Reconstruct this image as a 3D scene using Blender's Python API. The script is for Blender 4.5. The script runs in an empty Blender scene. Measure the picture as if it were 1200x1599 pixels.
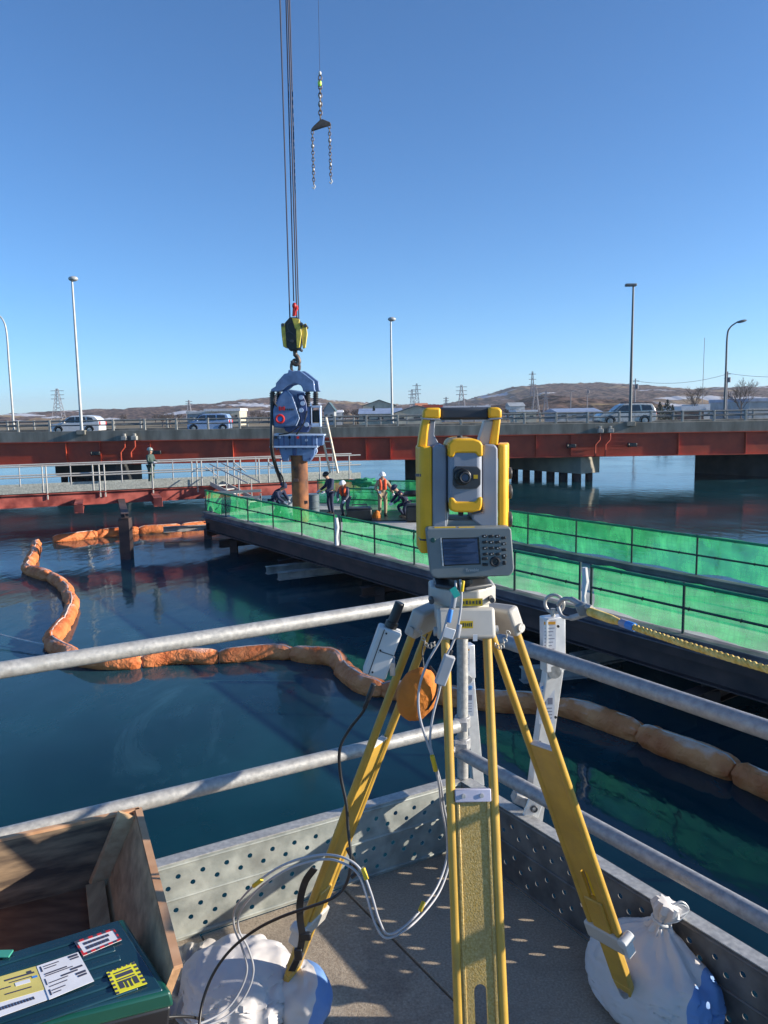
import bpy, bmesh, math, random
from mathutils import Vector as V, Matrix, noise
random.seed(7)
S = bpy.context.scene
COL = S.collection
R = math.radians
PI = math.pi
# ------------------------------------------------------------------ camera
EYE = V((0, 0, 1.65)); PITCH = R(-7.3); ROLL = R(0.9); FPX = 1200.0
F_ = V((0, math.cos(PITCH), math.sin(PITCH))); R0 = V((1, 0, 0)); U0 = R0.cross(F_)
R_ = R0*math.cos(ROLL) - U0*math.sin(ROLL); U_ = U0*math.cos(ROLL) + R0*math.sin(ROLL)
cam = bpy.data.cameras.new('camera'); co = bpy.data.objects.new('camera', cam); COL.objects.link(co)
co.matrix_world = Matrix.Translation(EYE) @ Matrix((R_, U_, -F_)).transposed().to_4x4()
cam.sensor_fit = 'HORIZONTAL'; cam.sensor_width = 36; cam.lens = 36.0
cam.clip_start = 0.05; cam.clip_end = 20000
S.camera = co
# ------------------------------------------------------------------ sky, sun, exposure
SUN_EL = R(17.7); SUN_AZ = R(-4.0)          # azimuth measured from +X towards +Y
w = bpy.data.worlds.new('World'); S.world = w; w.use_nodes = True
nt = w.node_tree; bg = nt.nodes['Background']
sky = nt.nodes.new('ShaderNodeTexSky'); sky.sky_type = 'NISHITA'; sky.sun_disc = False
sky.sun_elevation = SUN_EL; sky.sun_rotation = R(90) - SUN_AZ
sky.altitude = 0; sky.air_density = 0.78; sky.dust_density = 0.1; sky.ozone_density = 5.0
tint = nt.nodes.new('ShaderNodeMixRGB'); tint.blend_type = 'MULTIPLY'; tint.inputs[0].default_value = 1; tint.inputs[2].default_value = (.78, .98, 1.06, 1)
nt.links.new(sky.outputs[0], tint.inputs[1]); nt.links.new(tint.outputs[0], bg.inputs[0]); bg.inputs[1].default_value = 0.105
sl = bpy.data.lights.new('sun', 'SUN'); sl.energy = 5.0; sl.angle = R(0.5); sl.color = (1, .9, .76)
so = bpy.data.objects.new('sun', sl); COL.objects.link(so)
sd = V((math.cos(SUN_EL)*math.cos(SUN_AZ), math.cos(SUN_EL)*math.sin(SUN_AZ), math.sin(SUN_EL)))
so.rotation_euler = sd.to_track_quat('Z', 'Y').to_euler(); so.location = (20, 0, 20)
S.view_settings.view_transform = 'Standard'; S.view_settings.look = 'None'
S.view_settings.exposure = 0.88; S.view_settings.gamma = 1.0
S.render.engine = 'CYCLES'

# ------------------------------------------------------------------ layout helpers
def ray(u, v): return F_ + R_*((u-600)/FPX) + U_*((799.5-v)/FPX)
def atz(u, v, z):
    d = ray(u, v); return EYE + d*((z-EYE.z)/d.z)
def aty(u, v, y):
    d = ray(u, v); return EYE + d*(y/d.y)

# ------------------------------------------------------------------ materials
def nodes(m):
    m.use_nodes = True; t = m.node_tree; return t, t.nodes, t.links, t.nodes['Principled BSDF']
def M(name, col, rough=.6, metal=0., var=.18, scale=6., bump=0., bscale=60., col2=None, spec=.5, coat=0., stretch=(1, 1, 1), ramp=(.35, .65), stain=0, sscale=2.5, scol=(.05, .045, .04)):
    m = bpy.data.materials.new(name); t, n, l, b = nodes(m)
    tc = n.new('ShaderNodeTexCoord'); mp = n.new('ShaderNodeMapping'); mp.inputs['Scale'].default_value = stretch
    l.new(tc.outputs['Object'], mp.inputs[0])
    nz = n.new('ShaderNodeTexNoise'); nz.inputs['Scale'].default_value = scale; nz.inputs['Detail'].default_value = 6
    l.new(mp.outputs[0], nz.inputs['Vector'])
    cr = n.new('ShaderNodeValToRGB'); l.new(nz.outputs['Fac'], cr.inputs[0])
    c2 = col2 if col2 else tuple(min(1, c*(1+var)) for c in col)
    c1 = col if col2 else tuple(c*(1-var) for c in col)
    cr.color_ramp.elements[0].position = ramp[0]; cr.color_ramp.elements[1].position = ramp[1]
    cr.color_ramp.elements[0].color = (*c1, 1); cr.color_ramp.elements[1].color = (*c2, 1)
    if stain:
        ns = n.new('ShaderNodeTexNoise'); ns.inputs['Scale'].default_value = sscale; ns.inputs['Detail'].default_value = 9; ns.inputs['Roughness'].default_value = .68; ns.inputs['Distortion'].default_value = .6
        l.new(mp.outputs[0], ns.inputs['Vector']); rs_ = n.new('ShaderNodeMapRange'); rs_.inputs[1].default_value = .48; rs_.inputs[2].default_value = .72; rs_.inputs[4].default_value = stain; l.new(ns.outputs['Fac'], rs_.inputs[0])
        mx = n.new('ShaderNodeMixRGB'); l.new(rs_.outputs[0], mx.inputs[0]); l.new(cr.outputs[0], mx.inputs[1]); mx.inputs[2].default_value = (*scol, 1); l.new(mx.outputs[0], b.inputs['Base Color'])
    else: l.new(cr.outputs[0], b.inputs['Base Color'])
    b.inputs['Metallic'].default_value = metal; b.inputs['Specular IOR Level'].default_value = spec
    b.inputs['Coat Weight'].default_value = coat
    mr = n.new('ShaderNodeMapRange'); l.new(nz.outputs['Fac'], mr.inputs[0])
    mr.inputs[3].default_value = max(.02, rough-.1); mr.inputs[4].default_value = min(1, rough+.1); l.new(mr.outputs[0], b.inputs['Roughness'])
    if bump:
        n2 = n.new('ShaderNodeTexNoise'); n2.inputs['Scale'].default_value = bscale; n2.inputs['Detail'].default_value = 4
        l.new(mp.outputs[0], n2.inputs['Vector'])
        bp = n.new('ShaderNodeBump'); bp.inputs['Strength'].default_value = bump; bp.inputs['Distance'].default_value = .01
        l.new(n2.outputs['Fac'], bp.inputs['Height']); l.new(bp.outputs[0], b.inputs['Normal'])
    return m

GALV = M('galvanised steel', (.34, .34, .33), .5, .35, scale=70, bump=.12, bscale=240, col2=(.54, .53, .50), ramp=(.3, .7), stain=.5, sscale=12, scol=(.26, .24, .21))
GALVR = M('galvanised steel worn', (.27, .27, .28), .55, .35, scale=60, bump=.12, bscale=200, col2=(.42, .42, .42), ramp=(.3, .7))
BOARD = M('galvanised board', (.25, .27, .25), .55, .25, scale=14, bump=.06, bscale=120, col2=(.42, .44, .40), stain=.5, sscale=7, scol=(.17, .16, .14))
BOARDD = M('dark board', (.085, .08, .078), .6, .2, scale=14, col2=(.17, .16, .15), bump=.06, bscale=90, stain=.5, sscale=9, scol=(.19, .15, .12))  # darker tone, used on the right toe board
FLOOR = M('gritty plank', (.24, .19, .14), .9, scale=150, bump=.25, bscale=240, col2=(.50, .42, .32), ramp=(.25, .8), stain=.55, sscale=4, scol=(.12, .10, .085))
YEL = M('tripod mustard paint', (.50, .30, .045), .42, .0, var=.1, scale=14, coat=.2, stain=.35, sscale=16, scol=(.26, .17, .06))
YELF = M('tripod flecked paint', (.36, .235, .05), .45, .1, scale=230, bump=.2, bscale=300, col2=(.60, .46, .20), ramp=(.35, .85), stain=.6, sscale=14, scol=(.30, .22, .10))
IYEL = M('instrument yellow', (.82, .43, .015), .45, var=.06, scale=20, bump=.04, bscale=400)
IGRY = M('instrument grey', (.25, .275, .33), .45, var=.05, scale=20, bump=.05, bscale=500)
IGR2 = M('keypad housing grey', (.17, .20, .21), .5, var=.06, scale=20, bump=.05, bscale=500)
HGRY = M('head light grey', (.46, .44, .40), .45, var=.06, scale=20, coat=.2)
BLK = M('black plastic', (.012, .013, .016), .4, var=.3)
DGR = M('dark grey plastic', (.05, .055, .065), .45, var=.15)
NAVY = M('dark rubber grip', (.03, .04, .055), .6, var=.1)
SCREEN = M('display glass', (.05, .075, .14), .12, var=.2, scale=30)
SCRD = M('display text', (.03, .045, .09), .2)
WHT = M('white paper', (.72, .72, .74), .7, var=.05, scale=30)
WPL = M('off white plastic', (.55, .56, .56), .4, var=.05, scale=20, coat=.1)
ALU = M('bright aluminium', (.68, .69, .70), .35, .45, var=.08, scale=30)
SYEL = M('yellow sticker', (.72, .48, .02), .5, var=.1)
ORG = M('orange cloth', (.52, .165, .02), .8, var=.2, scale=14, bump=.4, bscale=80)
ORED = M('red mark', (.55, .02, .02), .5)
TEAL = M('teal tape', (.03, .42, .34), .4)
BLUE = M('blue mark', (.05, .22, .6), .5)
RED = M('bridge red oxide paint', (.36, .042, .015), .6, scale=.7, col2=(.50, .066, .026), bump=.05, bscale=20, stain=.45, sscale=.9, scol=(.14, .03, .02))
REDD = M('gangway red paint', (.16, .025, .02), .7, scale=1.2, col2=(.42, .10, .075), ramp=(.42, .6))
CONC = M('weathered concrete', (.13, .125, .105), .9, scale=1.2, col2=(.26, .25, .215), stretch=(1, 1, .25), bump=.1, bscale=10, stain=.6, sscale=1.3, scol=(.10, .10, .085))
PIERD = M('shaded pier concrete', (.035, .04, .045), .9, scale=.8, col2=(.075, .08, .08))  # pier concrete with the shade of its faces painted into the colour
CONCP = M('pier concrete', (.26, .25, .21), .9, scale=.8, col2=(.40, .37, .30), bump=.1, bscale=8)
CPOST = M('railing grey', (.30, .30, .28), .8, scale=3, var=.2)
CRAIL = M('railing dark', (.14, .15, .15), .7, var=.2)
ASPH = M('asphalt', (.045, .045, .048), .9, scale=20)
STEELD = M('dark weathered steel', (.03, .022, .025), .75, scale=1.2, col2=(.09, .055, .05), bump=.1, bscale=20)
STEELL = M('lilac grey steel edge', (.07, .06, .075), .7, scale=2, col2=(.17, .15, .17), stretch=(1, 1, 1), bump=.1, bscale=14)
KERBF = M('grey green kerb steel', (.10, .115, .11), .7, scale=1.5, col2=(.2, .21, .2))
DECKM = M('steel deck plates', (.30, .31, .30), .7, scale=1.3, col2=(.48, .48, .46))
RUST = M('rusty pipe', (.09, .038, .022), .8, scale=2.4, col2=(.30, .115, .042), bump=.2, bscale=30)
HBLU = M('hammer blue paint', (.075, .14, .29), .5, scale=2.2, col2=(.13, .22, .42), coat=.1, bump=.05, bscale=20, stain=.55, sscale=2.4, scol=(.045, .065, .11))
HBLD = M('hammer dark blue', (.025, .05, .15), .5, scale=4, var=.3)
HBLL = M('hammer pale blue', (.42, .52, .70), .45, var=.1)
CYEL = M('hook block yellow', (.62, .50, .07), .5, var=.15, scale=3, stain=.7, sscale=4, scol=(.09, .07, .04))
CABLE = M('wire rope', (.025, .028, .06), .7, 0, var=.2)
CHAIN = M('chain steel', (.11, .085, .07), .5, .4, var=.3)
LAMPP = M('lamp pole grey', (.42, .43, .43), .5, .2, var=.08)
LAMPD = M('lamp pole dark', (.13, .14, .15), .5, .2, var=.08)
WOODL = M('lit pine', (.50, .30, .15), .7, scale=9, col2=(.62, .42, .23), stretch=(1, 8, 8))
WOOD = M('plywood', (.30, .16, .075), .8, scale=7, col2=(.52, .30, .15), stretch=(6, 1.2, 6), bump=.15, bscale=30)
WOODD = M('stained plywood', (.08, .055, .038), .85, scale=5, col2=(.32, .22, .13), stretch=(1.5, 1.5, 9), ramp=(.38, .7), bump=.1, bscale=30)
WOODE = M('plywood edge', (.50, .26, .13), .8, scale=20, col2=(.62, .36, .2))
CASEG = M('green case plastic', (.004, .06, .042), .35, var=.15, coat=.3)
CASEL = M('case lid dark plastic', (.008, .035, .05), .22, var=.25, scale=5, coat=.4)
ROPEY = M('yellow rope', (.62, .38, .06), .8, scale=50, col2=(.85, .62, .2))
TYRE = M('tyre', (.015, .015, .015), .8)
RIM = M('wheel rim', (.45, .46, .48), .35, .6)
GLASS = M('car glass', (.025, .035, .045), .08, coat=.5)
SKIN = M('skin', (.42, .24, .16), .6)
HELM = M('white helmet', (.72, .73, .75), .35, var=.04)
NAVYC = M('navy workwear', (.018, .028, .07), .85, bump=.3, bscale=30)
GRYC = M('grey workwear', (.10, .11, .14), .85, bump=.3, bscale=30)
KHAC = M('khaki workwear', (.33, .26, .17), .85, bump=.3, bscale=30)
GRNC = M('olive workwear', (.05, .085, .075), .85)
VEST = M('red orange life vest', (.65, .08, .02), .7)
BOOT = M('black boot', (.015, .015, .015), .7)

def netmat():
    m = bpy.data.materials.new('green net'); t, n, l, b = nodes(m)
    tc = n.new('ShaderNodeTexCoord'); nz = n.new('ShaderNodeTexNoise'); nz.inputs['Scale'].default_value = 1.1; nz.inputs['Detail'].default_value = 7; nz.inputs['Roughness'].default_value = .65
    l.new(tc.outputs['Object'], nz.inputs['Vector'])
    cr = n.new('ShaderNodeValToRGB'); l.new(nz.outputs['Fac'], cr.inputs[0])
    cr.color_ramp.elements[0].position = .33; cr.color_ramp.elements[1].position = .68
    cr.color_ramp.elements[0].color = (.012, .36, .095, 1); cr.color_ramp.elements[1].color = (.085, .64, .22, 1)
    # woven selvedge lines every few centimetres along x and z
    sx = n.new('ShaderNodeSeparateXYZ'); l.new(tc.outputs['Object'], sx.inputs[0])
    def lines(o, k, w_):
        a = n.new('ShaderNodeMath'); a.operation = 'MULTIPLY'; a.inputs[1].default_value = k; l.new(sx.outputs[o], a.inputs[0])
        f = n.new('ShaderNodeMath'); f.operation = 'FRACT'; l.new(a.outputs[0], f.inputs[0])
        c = n.new('ShaderNodeMath'); c.operation = 'LESS_THAN'; c.inputs[1].default_value = w_; l.new(f.outputs[0], c.inputs[0]); return c
    c1 = lines(1, 11, .25); c2 = lines(2, 9.0, .16)
    mxm = n.new('ShaderNodeMath'); mxm.operation = 'MAXIMUM'; l.new(c1.outputs[0], mxm.inputs[0]); l.new(c2.outputs[0], mxm.inputs[1])
    mu = n.new('ShaderNodeMath'); mu.operation = 'MULTIPLY'; mu.inputs[1].default_value = .22; l.new(mxm.outputs[0], mu.inputs[0])
    dk = n.new('ShaderNodeMixRGB'); dk.inputs[2].default_value = (.004, .22, .10, 1); l.new(mu.outputs[0], dk.inputs[0]); l.new(cr.outputs[0], dk.inputs[1])
    l.new(dk.outputs[0], b.inputs['Base Color']); b.inputs['Roughness'].default_value = .7
    tr = n.new('ShaderNodeBsdfTranslucent'); l.new(dk.outputs[0], tr.inputs[0])
    mx = n.new('ShaderNodeMixShader'); mx.inputs[0].default_value = .55; l.new(b.outputs[0], mx.inputs[1]); l.new(tr.outputs[0], mx.inputs[2])
    tp = n.new('ShaderNodeBsdfTransparent'); m2 = n.new('ShaderNodeMixShader')
    mr = n.new('ShaderNodeMapRange'); mr.inputs[3].default_value = .52; mr.inputs[4].default_value = .32; l.new(nz.outputs['Fac'], mr.inputs[0]); mr.inputs[1].default_value = .3; mr.inputs[2].default_value = .7
    l.new(mr.outputs[0], m2.inputs[0]); l.new(mx.outputs[0], m2.inputs[1]); l.new(tp.outputs[0], m2.inputs[2])
    l.new(m2.outputs[0], n['Material Output'].inputs[0]); return m
NET = netmat()

def watermat():
    m = bpy.data.materials.new('river water'); t, n, l, b = nodes(m)
    b.inputs['Base Color'].default_value = (.004, .028, .040, 1)
    b.inputs['IOR'].default_value = 1.33; b.inputs['Specular IOR Level'].default_value = .5
    tc = n.new('ShaderNodeTexCoord')
    a = n.new('ShaderNodeTexNoise'); a.inputs['Scale'].default_value = .16; a.inputs['Detail'].default_value = 5; a.inputs['Roughness'].default_value = .6
    l.new(tc.outputs['Object'], a.inputs['Vector'])
    cr = n.new('ShaderNodeValToRGB'); l.new(a.outputs['Fac'], cr.inputs[0])
    cr.color_ramp.elements[0].position = .38; cr.color_ramp.elements[1].position = .68
    cr.color_ramp.elements[0].color = (.001, .024, .033, 1); cr.color_ramp.elements[1].color = (.002, .042, .053, 1)
    l.new(cr.outputs[0], b.inputs['Base Color'])
    mr = n.new('ShaderNodeMapRange'); l.new(a.outputs['Fac'], mr.inputs[0])
    mr.inputs[1].default_value = .35; mr.inputs[2].default_value = .7
    mr.inputs[3].default_value = .05; mr.inputs[4].default_value = .16; l.new(mr.outputs[0], b.inputs['Roughness'])
    mp = n.new('ShaderNodeMapping'); mp.inputs['Scale'].default_value = (1, .55, 1); l.new(tc.outputs['Object'], mp.inputs[0])
    c = n.new('ShaderNodeTexNoise'); c.inputs['Scale'].default_value = 1.7; c.inputs['Detail'].default_value = 3; l.new(mp.outputs[0], c.inputs['Vector'])
    bp = n.new('ShaderNodeBump'); bp.inputs['Strength'].default_value = .10; bp.inputs['Distance'].default_value = .12
    l.new(c.outputs['Fac'], bp.inputs['Height']); l.new(bp.outputs[0], b.inputs['Normal'])
    # thin frazil ice skin with a milky look in irregular sheets
    v = n.new('ShaderNodeTexNoise'); v.inputs['Scale'].default_value = .5; v.inputs['Detail'].default_value = 9; v.inputs['Roughness'].default_value = .68; v.inputs['Distortion'].default_value = 1.2
    l.new(mp.outputs[0], v.inputs['Vector'])
    r2 = n.new('ShaderNodeValToRGB'); l.new(v.outputs['Fac'], r2.inputs[0])
    r2.color_ramp.elements[0].position = .58; r2.color_ramp.elements[1].position = .80
    r2.color_ramp.elements[0].color = (0, 0, 0, 1); r2.color_ramp.elements[1].color = (.20, .20, .20, 1)
    d = n.new('ShaderNodeBsdfDiffuse'); d.inputs[0].default_value = (.085, .205, .28, 1)
    sxx = n.new('ShaderNodeSeparateXYZ'); l.new(tc.outputs['Object'], sxx.inputs[0])
    ay = n.new('ShaderNodeMath'); ay.operation = 'MULTIPLY_ADD'; l.new(a.outputs['Fac'], ay.inputs[0]); ay.inputs[1].default_value = 9.; l.new(sxx.outputs[1], ay.inputs[2])
    my = n.new('ShaderNodeMapRange'); my.inputs[1].default_value = 0; my.inputs[2].default_value = 60; l.new(ay.outputs[0], my.inputs[0])
    ry = n.new('ShaderNodeValToRGB'); l.new(my.outputs[0], ry.inputs[0]); e = ry.color_ramp.elements
    e[0].position = .25; e[0].color = (0, 0, 0, 1); e[1].position = .36; e[1].color = (.34, .34, .34, 1)
    q_ = e.new(.50); q_.color = (.30, .30, .30, 1); q_ = e.new(.62); q_.color = (.06, .06, .06, 1)
    dr_ = n.new('ShaderNodeMath'); dr_.operation = 'MULTIPLY'; l.new(ry.outputs[0], dr_.inputs[0]); l.new(v.outputs['Fac'], dr_.inputs[1])
    ms_ = n.new('ShaderNodeMath'); ms_.operation = 'ADD'; l.new(dr_.outputs[0], ms_.inputs[0]); l.new(r2.outputs[0], ms_.inputs[1])
    mx = n.new('ShaderNodeMixShader'); l.new(ms_.outputs[0], mx.inputs[0]); l.new(b.outputs[0], mx.inputs[1]); l.new(d.outputs[0], mx.inputs[2])
    l.new(mx.outputs[0], n['Material Output'].inputs[0]); return m
WATER = watermat()

def boommat():
    m = bpy.data.materials.new('orange float fabric'); t, n, l, b = nodes(m)
    tc = n.new('ShaderNodeTexCoord'); a = n.new('ShaderNodeTexNoise'); a.inputs['Scale'].default_value = 2.2; a.inputs['Detail'].default_value = 7
    l.new(tc.outputs['Object'], a.inputs['Vector'])
    cr = n.new('ShaderNodeValToRGB'); l.new(a.outputs['Fac'], cr.inputs[0])
    cr.color_ramp.elements[0].position = .32; cr.color_ramp.elements[1].position = .72
    cr.color_ramp.elements[0].color = (.52, .12, .028, 1); cr.color_ramp.elements[1].color = (.82, .29, .10, 1)
    # frost lying on the upper side of the fabric
    g = n.new('ShaderNodeNewGeometry'); sx = n.new('ShaderNodeSeparateXYZ'); l.new(g.outputs['Normal'], sx.inputs[0])
    ad = n.new('ShaderNodeMath'); ad.operation = 'MULTIPLY'; l.new(sx.outputs[2], ad.inputs[0]); l.new(a.outputs['Fac'], ad.inputs[1])
    mr = n.new('ShaderNodeMapRange'); l.new(ad.outputs[0], mr.inputs[0]); mr.inputs[1].default_value = .45; mr.inputs[2].default_value = .60; mr.inputs[4].default_value = .4
    mx = n.new('ShaderNodeMixRGB'); l.new(mr.outputs[0], mx.inputs[0]); l.new(cr.outputs[0], mx.inputs[1]); mx.inputs[2].default_value = (.76, .64, .60, 1)
    l.new(mx.outputs[0], b.inputs['Base Color']); b.inputs['Roughness'].default_value = .7
    w2 = n.new('ShaderNodeTexNoise'); w2.inputs['Scale'].default_value = 7; w2.inputs['Detail'].default_value = 4; w2.inputs['Distortion'].default_value = 1.5; l.new(tc.outputs['Object'], w2.inputs['Vector'])
    bp = n.new('ShaderNodeBump'); bp.inputs['Strength'].default_value = .8; bp.inputs['Distance'].default_value = .06; l.new(w2.outputs['Fac'], bp.inputs['Height']); l.new(bp.outputs[0], b.inputs['Normal']); return m
BOOM = boommat()

def hillmat():
    m = bpy.data.materials.new('bare winter hillside'); t, n, l, b = nodes(m)
    tc = n.new('ShaderNodeTexCoord')
    def nz(s, st=(1, 1, 1), d=8):
        mp = n.new('ShaderNodeMapping'); mp.inputs['Scale'].default_value = st; l.new(tc.outputs['Object'], mp.inputs[0])
        a = n.new('ShaderNodeTexNoise'); a.inputs['Scale'].default_value = s; a.inputs['Detail'].default_value = d; l.new(mp.outputs[0], a.inputs['Vector']); return a
    def rmp(a, p0, p1, c0, c1):
        r = n.new('ShaderNodeValToRGB'); l.new(a.outputs['Fac'], r.inputs[0]); e = r.color_ramp.elements
        e[0].position = p0; e[1].position = p1; e[0].color = (*c0, 1); e[1].color = (*c1, 1); return r
    base = rmp(nz(.09), .42, .60, (.022, .013, .012), (.17, .11, .085))
    tan = rmp(nz(.006, (1, 1, 3)), .55, .60, (0, 0, 0), (1, 1, 1))
    snow = rmp(nz(.010, (1, 1, 4)), .60, .64, (0, 0, 0), (1, 1, 1))
    m1 = n.new('ShaderNodeMixRGB'); l.new(tan.outputs[0], m1.inputs[0]); l.new(base.outputs[0], m1.inputs[1])
    tn = rmp(nz(.03, (1, 1, 5)), .4, .6, (.16, .10, .055), (.30, .22, .12)); l.new(tn.outputs[0], m1.inputs[2])
    m2 = n.new('ShaderNodeMixRGB'); l.new(snow.outputs[0], m2.inputs[0]); l.new(m1.outputs[0], m2.inputs[1]); m2.inputs[2].default_value = (.45, .47, .52, 1)
    l.new(m2.outputs[0], b.inputs['Base Color']); b.inputs['Roughness'].default_value = 1; b.inputs['Specular IOR Level'].default_value = 0
    return m
HILL = hillmat()
BANK = M('winter grass bank', (.12, .10, .06), 1, scale=.05, col2=(.30, .27, .22), spec=0)

# ------------------------------------------------------------------ mesh builder
ORG_ = {}
def origin_of(o):
    while o is not None and o.parent is not None: o = o.parent
    return ORG_.get(o.name, V((0, 0, 0))) if o is not None else V((0, 0, 0))
class MB:
    def __init__(s): s.v = []; s.f = []
    def add(s, vs, fs):
        k = len(s.v); s.v += [V(a) for a in vs]; s.f += [tuple(k+i for i in f) for f in fs]; return s
    def box(s, c, d, rot=None):
        c = V(c); x, y, z = d[0]/2, d[1]/2, d[2]/2
        vs = [V((a*x, b*y, e*z)) for a in (-1, 1) for b in (-1, 1) for e in (-1, 1)]
        if rot is not None: vs = [rot @ q for q in vs]
        return s.add([c+q for q in vs], [(0, 1, 3, 2), (4, 6, 7, 5), (0, 4, 5, 1), (2, 3, 7, 6), (0, 2, 6, 4), (1, 5, 7, 3)])
    def bar(s, a, b, w, h, up=(0, 0, 1)):
        a, b = V(a), V(b); d = (b-a); L = d.length; d = d/L; u = V(up)
        if abs(d.dot(u)) > .99: u = V((0, 1, 0))
        x = d.cross(u).normalized(); u = x.cross(d)
        vs = []
        for p in (a, b):
            for (i, j) in ((-1, -1), (1, -1), (1, 1), (-1, 1)): vs.append(p + x*(i*w/2) + u*(j*h/2))
        return s.add(vs, [(0, 1, 2, 3)[::-1], (4, 5, 6, 7), (0, 4, 5, 1)[::-1], (1, 5, 6, 2)[::-1], (2, 6, 7, 3)[::-1], (3, 7, 4, 0)[::-1]])
    def ibeam(s, a, b, w, h, t=.02, up=(0, 0, 1)):
        a, b = V(a), V(b); u = V((0, 0, 1))
        s.bar(a+u*(h/2-t/2), b+u*(h/2-t/2), w, t); s.bar(a-u*(h/2-t/2), b-u*(h/2-t/2), w, t)
        s.bar(a, b, t, h-2*t); return s
    def tube(s, pts, r, n=10, cap=True, rf=None):
        pts = [V(p) for p in pts]; m = len(pts); rings = []
        d0 = (pts[1]-pts[0]).normalized(); u = d0.orthogonal().normalized()
        for i, p in enumerate(pts):
            d = ((pts[min(i+1, m-1)]-pts[max(i-1, 0)])).normalized()
            u = (u - d*u.dot(d)).normalized(); x = d.cross(u)
            rr = r[i] if isinstance(r, (list, tuple)) else r
            ring = []
            for k in range(n):
                a = 2*PI*k/n; q = rr*(rf(i, k) if rf else 1)
                ring.append(p + (u*math.cos(a) + x*math.sin(a))*q)
            rings.append(ring)
        vs = [q for g in rings for q in g]; fs = []
        for i in range(m-1):
            for k in range(n): fs.append((i*n+k, i*n+(k+1) % n, (i+1)*n+(k+1) % n, (i+1)*n+k))
        if cap: fs.append(tuple(range(n))[::-1]); fs.append(tuple((m-1)*n+k for k in range(n)))
        return s.add(vs, fs)
    def cyl(s, a, b, r, n=16, r2=None):
        return s.tube([a, b], [r, r if r2 is None else r2], n)
    def prism(s, poly, origin, ex, ey, ez, t):
        # poly in (ex, ey); thickness t along ez, centred
        o, ex, ey, ez = V(origin), V(ex), V(ey), V(ez); n = len(poly)
        vs = [o+ex*p[0]+ey*p[1]-ez*(t/2) for p in poly] + [o+ex*p[0]+ey*p[1]+ez*(t/2) for p in poly]
        fs = [tuple(range(n))[::-1], tuple(range(n, 2*n))] + [(i, (i+1) % n, n+(i+1) % n, n+i) for i in range(n)]
        return s.add(vs, fs)
    def ell(s, c, r, nu=16, nv=10, rot=None, f=None):
        c = V(c); vs = []; fs = []
        for j in range(nv+1):
            th = PI*j/nv
            for i in range(nu):
                a = 2*PI*i/nu; q = V((math.sin(th)*math.cos(a), math.sin(th)*math.sin(a), math.cos(th)))
                k = f(q) if f else 1
                q = V((q.x*r[0], q.y*r[1], q.z*r[2]))*k
                if rot is not None: q = rot @ q
                vs.append(c+q)
        for j in range(nv):
            for i in range(nu): fs.append((j*nu+i, (j+1)*nu+i, (j+1)*nu+(i+1) % nu, j*nu+(i+1) % nu))
        return s.add(vs, fs)
    def ring(s, c, ax, ra, rb, n=20, m=8, sx=1., ux=None):
        # torus around axis ax
        c = V(c); ax = V(ax).normalized(); u = V(ux).normalized() if ux else ax.orthogonal().normalized(); x = ax.cross(u)
        pts = [c+(u*math.cos(2*PI*i/n)*sx+x*math.sin(2*PI*i/n))*ra for i in range(n)]
        vs = []; fs = []
        for i, p in enumerate(pts):
            o = (p-c).normalized()
            for k in range(m): vs.append(p+(o*math.cos(2*PI*k/m)+ax*math.sin(2*PI*k/m))*rb)
        for i in range(n):
            for k in range(m): fs.append((i*m+k, i*m+(k+1) % m, ((i+1) % n)*m+(k+1) % m, ((i+1) % n)*m+k))
        return s.add(vs, fs)
    def build(s, name, mat, parent=None, smooth=True, bevel=0, seg=2, sub=0, solid=0, loc=None):
        o0 = origin_of(parent) if parent is not None else (V(loc) if loc is not None else V((0, 0, 0)))
        me = bpy.data.meshes.new(name); me.from_pydata([tuple(q-o0) for q in s.v], [], s.f)
        bm = bmesh.new(); bm.from_mesh(me)
        bmesh.ops.recalc_face_normals(bm, faces=bm.faces); bm.to_mesh(me); bm.free()
        me.materials.append(mat)
        ob = bpy.data.objects.new(name, me); COL.objects.link(ob)
        if parent is not None: ob.parent = parent
        else: ob.location = o0
        if solid:
            q = ob.modifiers.new('solid', 'SOLIDIFY'); q.thickness = solid; q.offset = 0
        if bevel:
            q = ob.modifiers.new('bevel', 'BEVEL'); q.width = bevel; q.segments = seg; q.limit_method = 'ANGLE'; q.angle_limit = R(35)
        if sub:
            q = ob.modifiers.new('sub', 'SUBSURF'); q.levels = sub; q.render_levels = sub
        if smooth:
            me.polygons.foreach_set('use_smooth', [True]*len(me.polygons))
            try: me.set_sharp_from_angle(angle=R(38))
            except Exception: pass
        return ob
def B(): return MB()
def tag(o, label, cat, group=None, kind=None):
    if label: o['label'] = label
    if cat: o['category'] = cat
    if group: o['group'] = group
    if kind: o['kind'] = kind
    return o
def thing(name, loc, label, cat, group=None):
    o = bpy.data.objects.new(name, None); COL.objects.link(o); o.location = loc; o.empty_display_size = .2
    ORG_[o.name] = V(loc); tag(o, label, cat, group); return o
def copy_tree(o, parent=None):
    c = o.copy(); COL.objects.link(c)
    if parent is not None: c.parent = parent
    for ch in list(o.children): copy_tree(ch, c)
    return c
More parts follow.
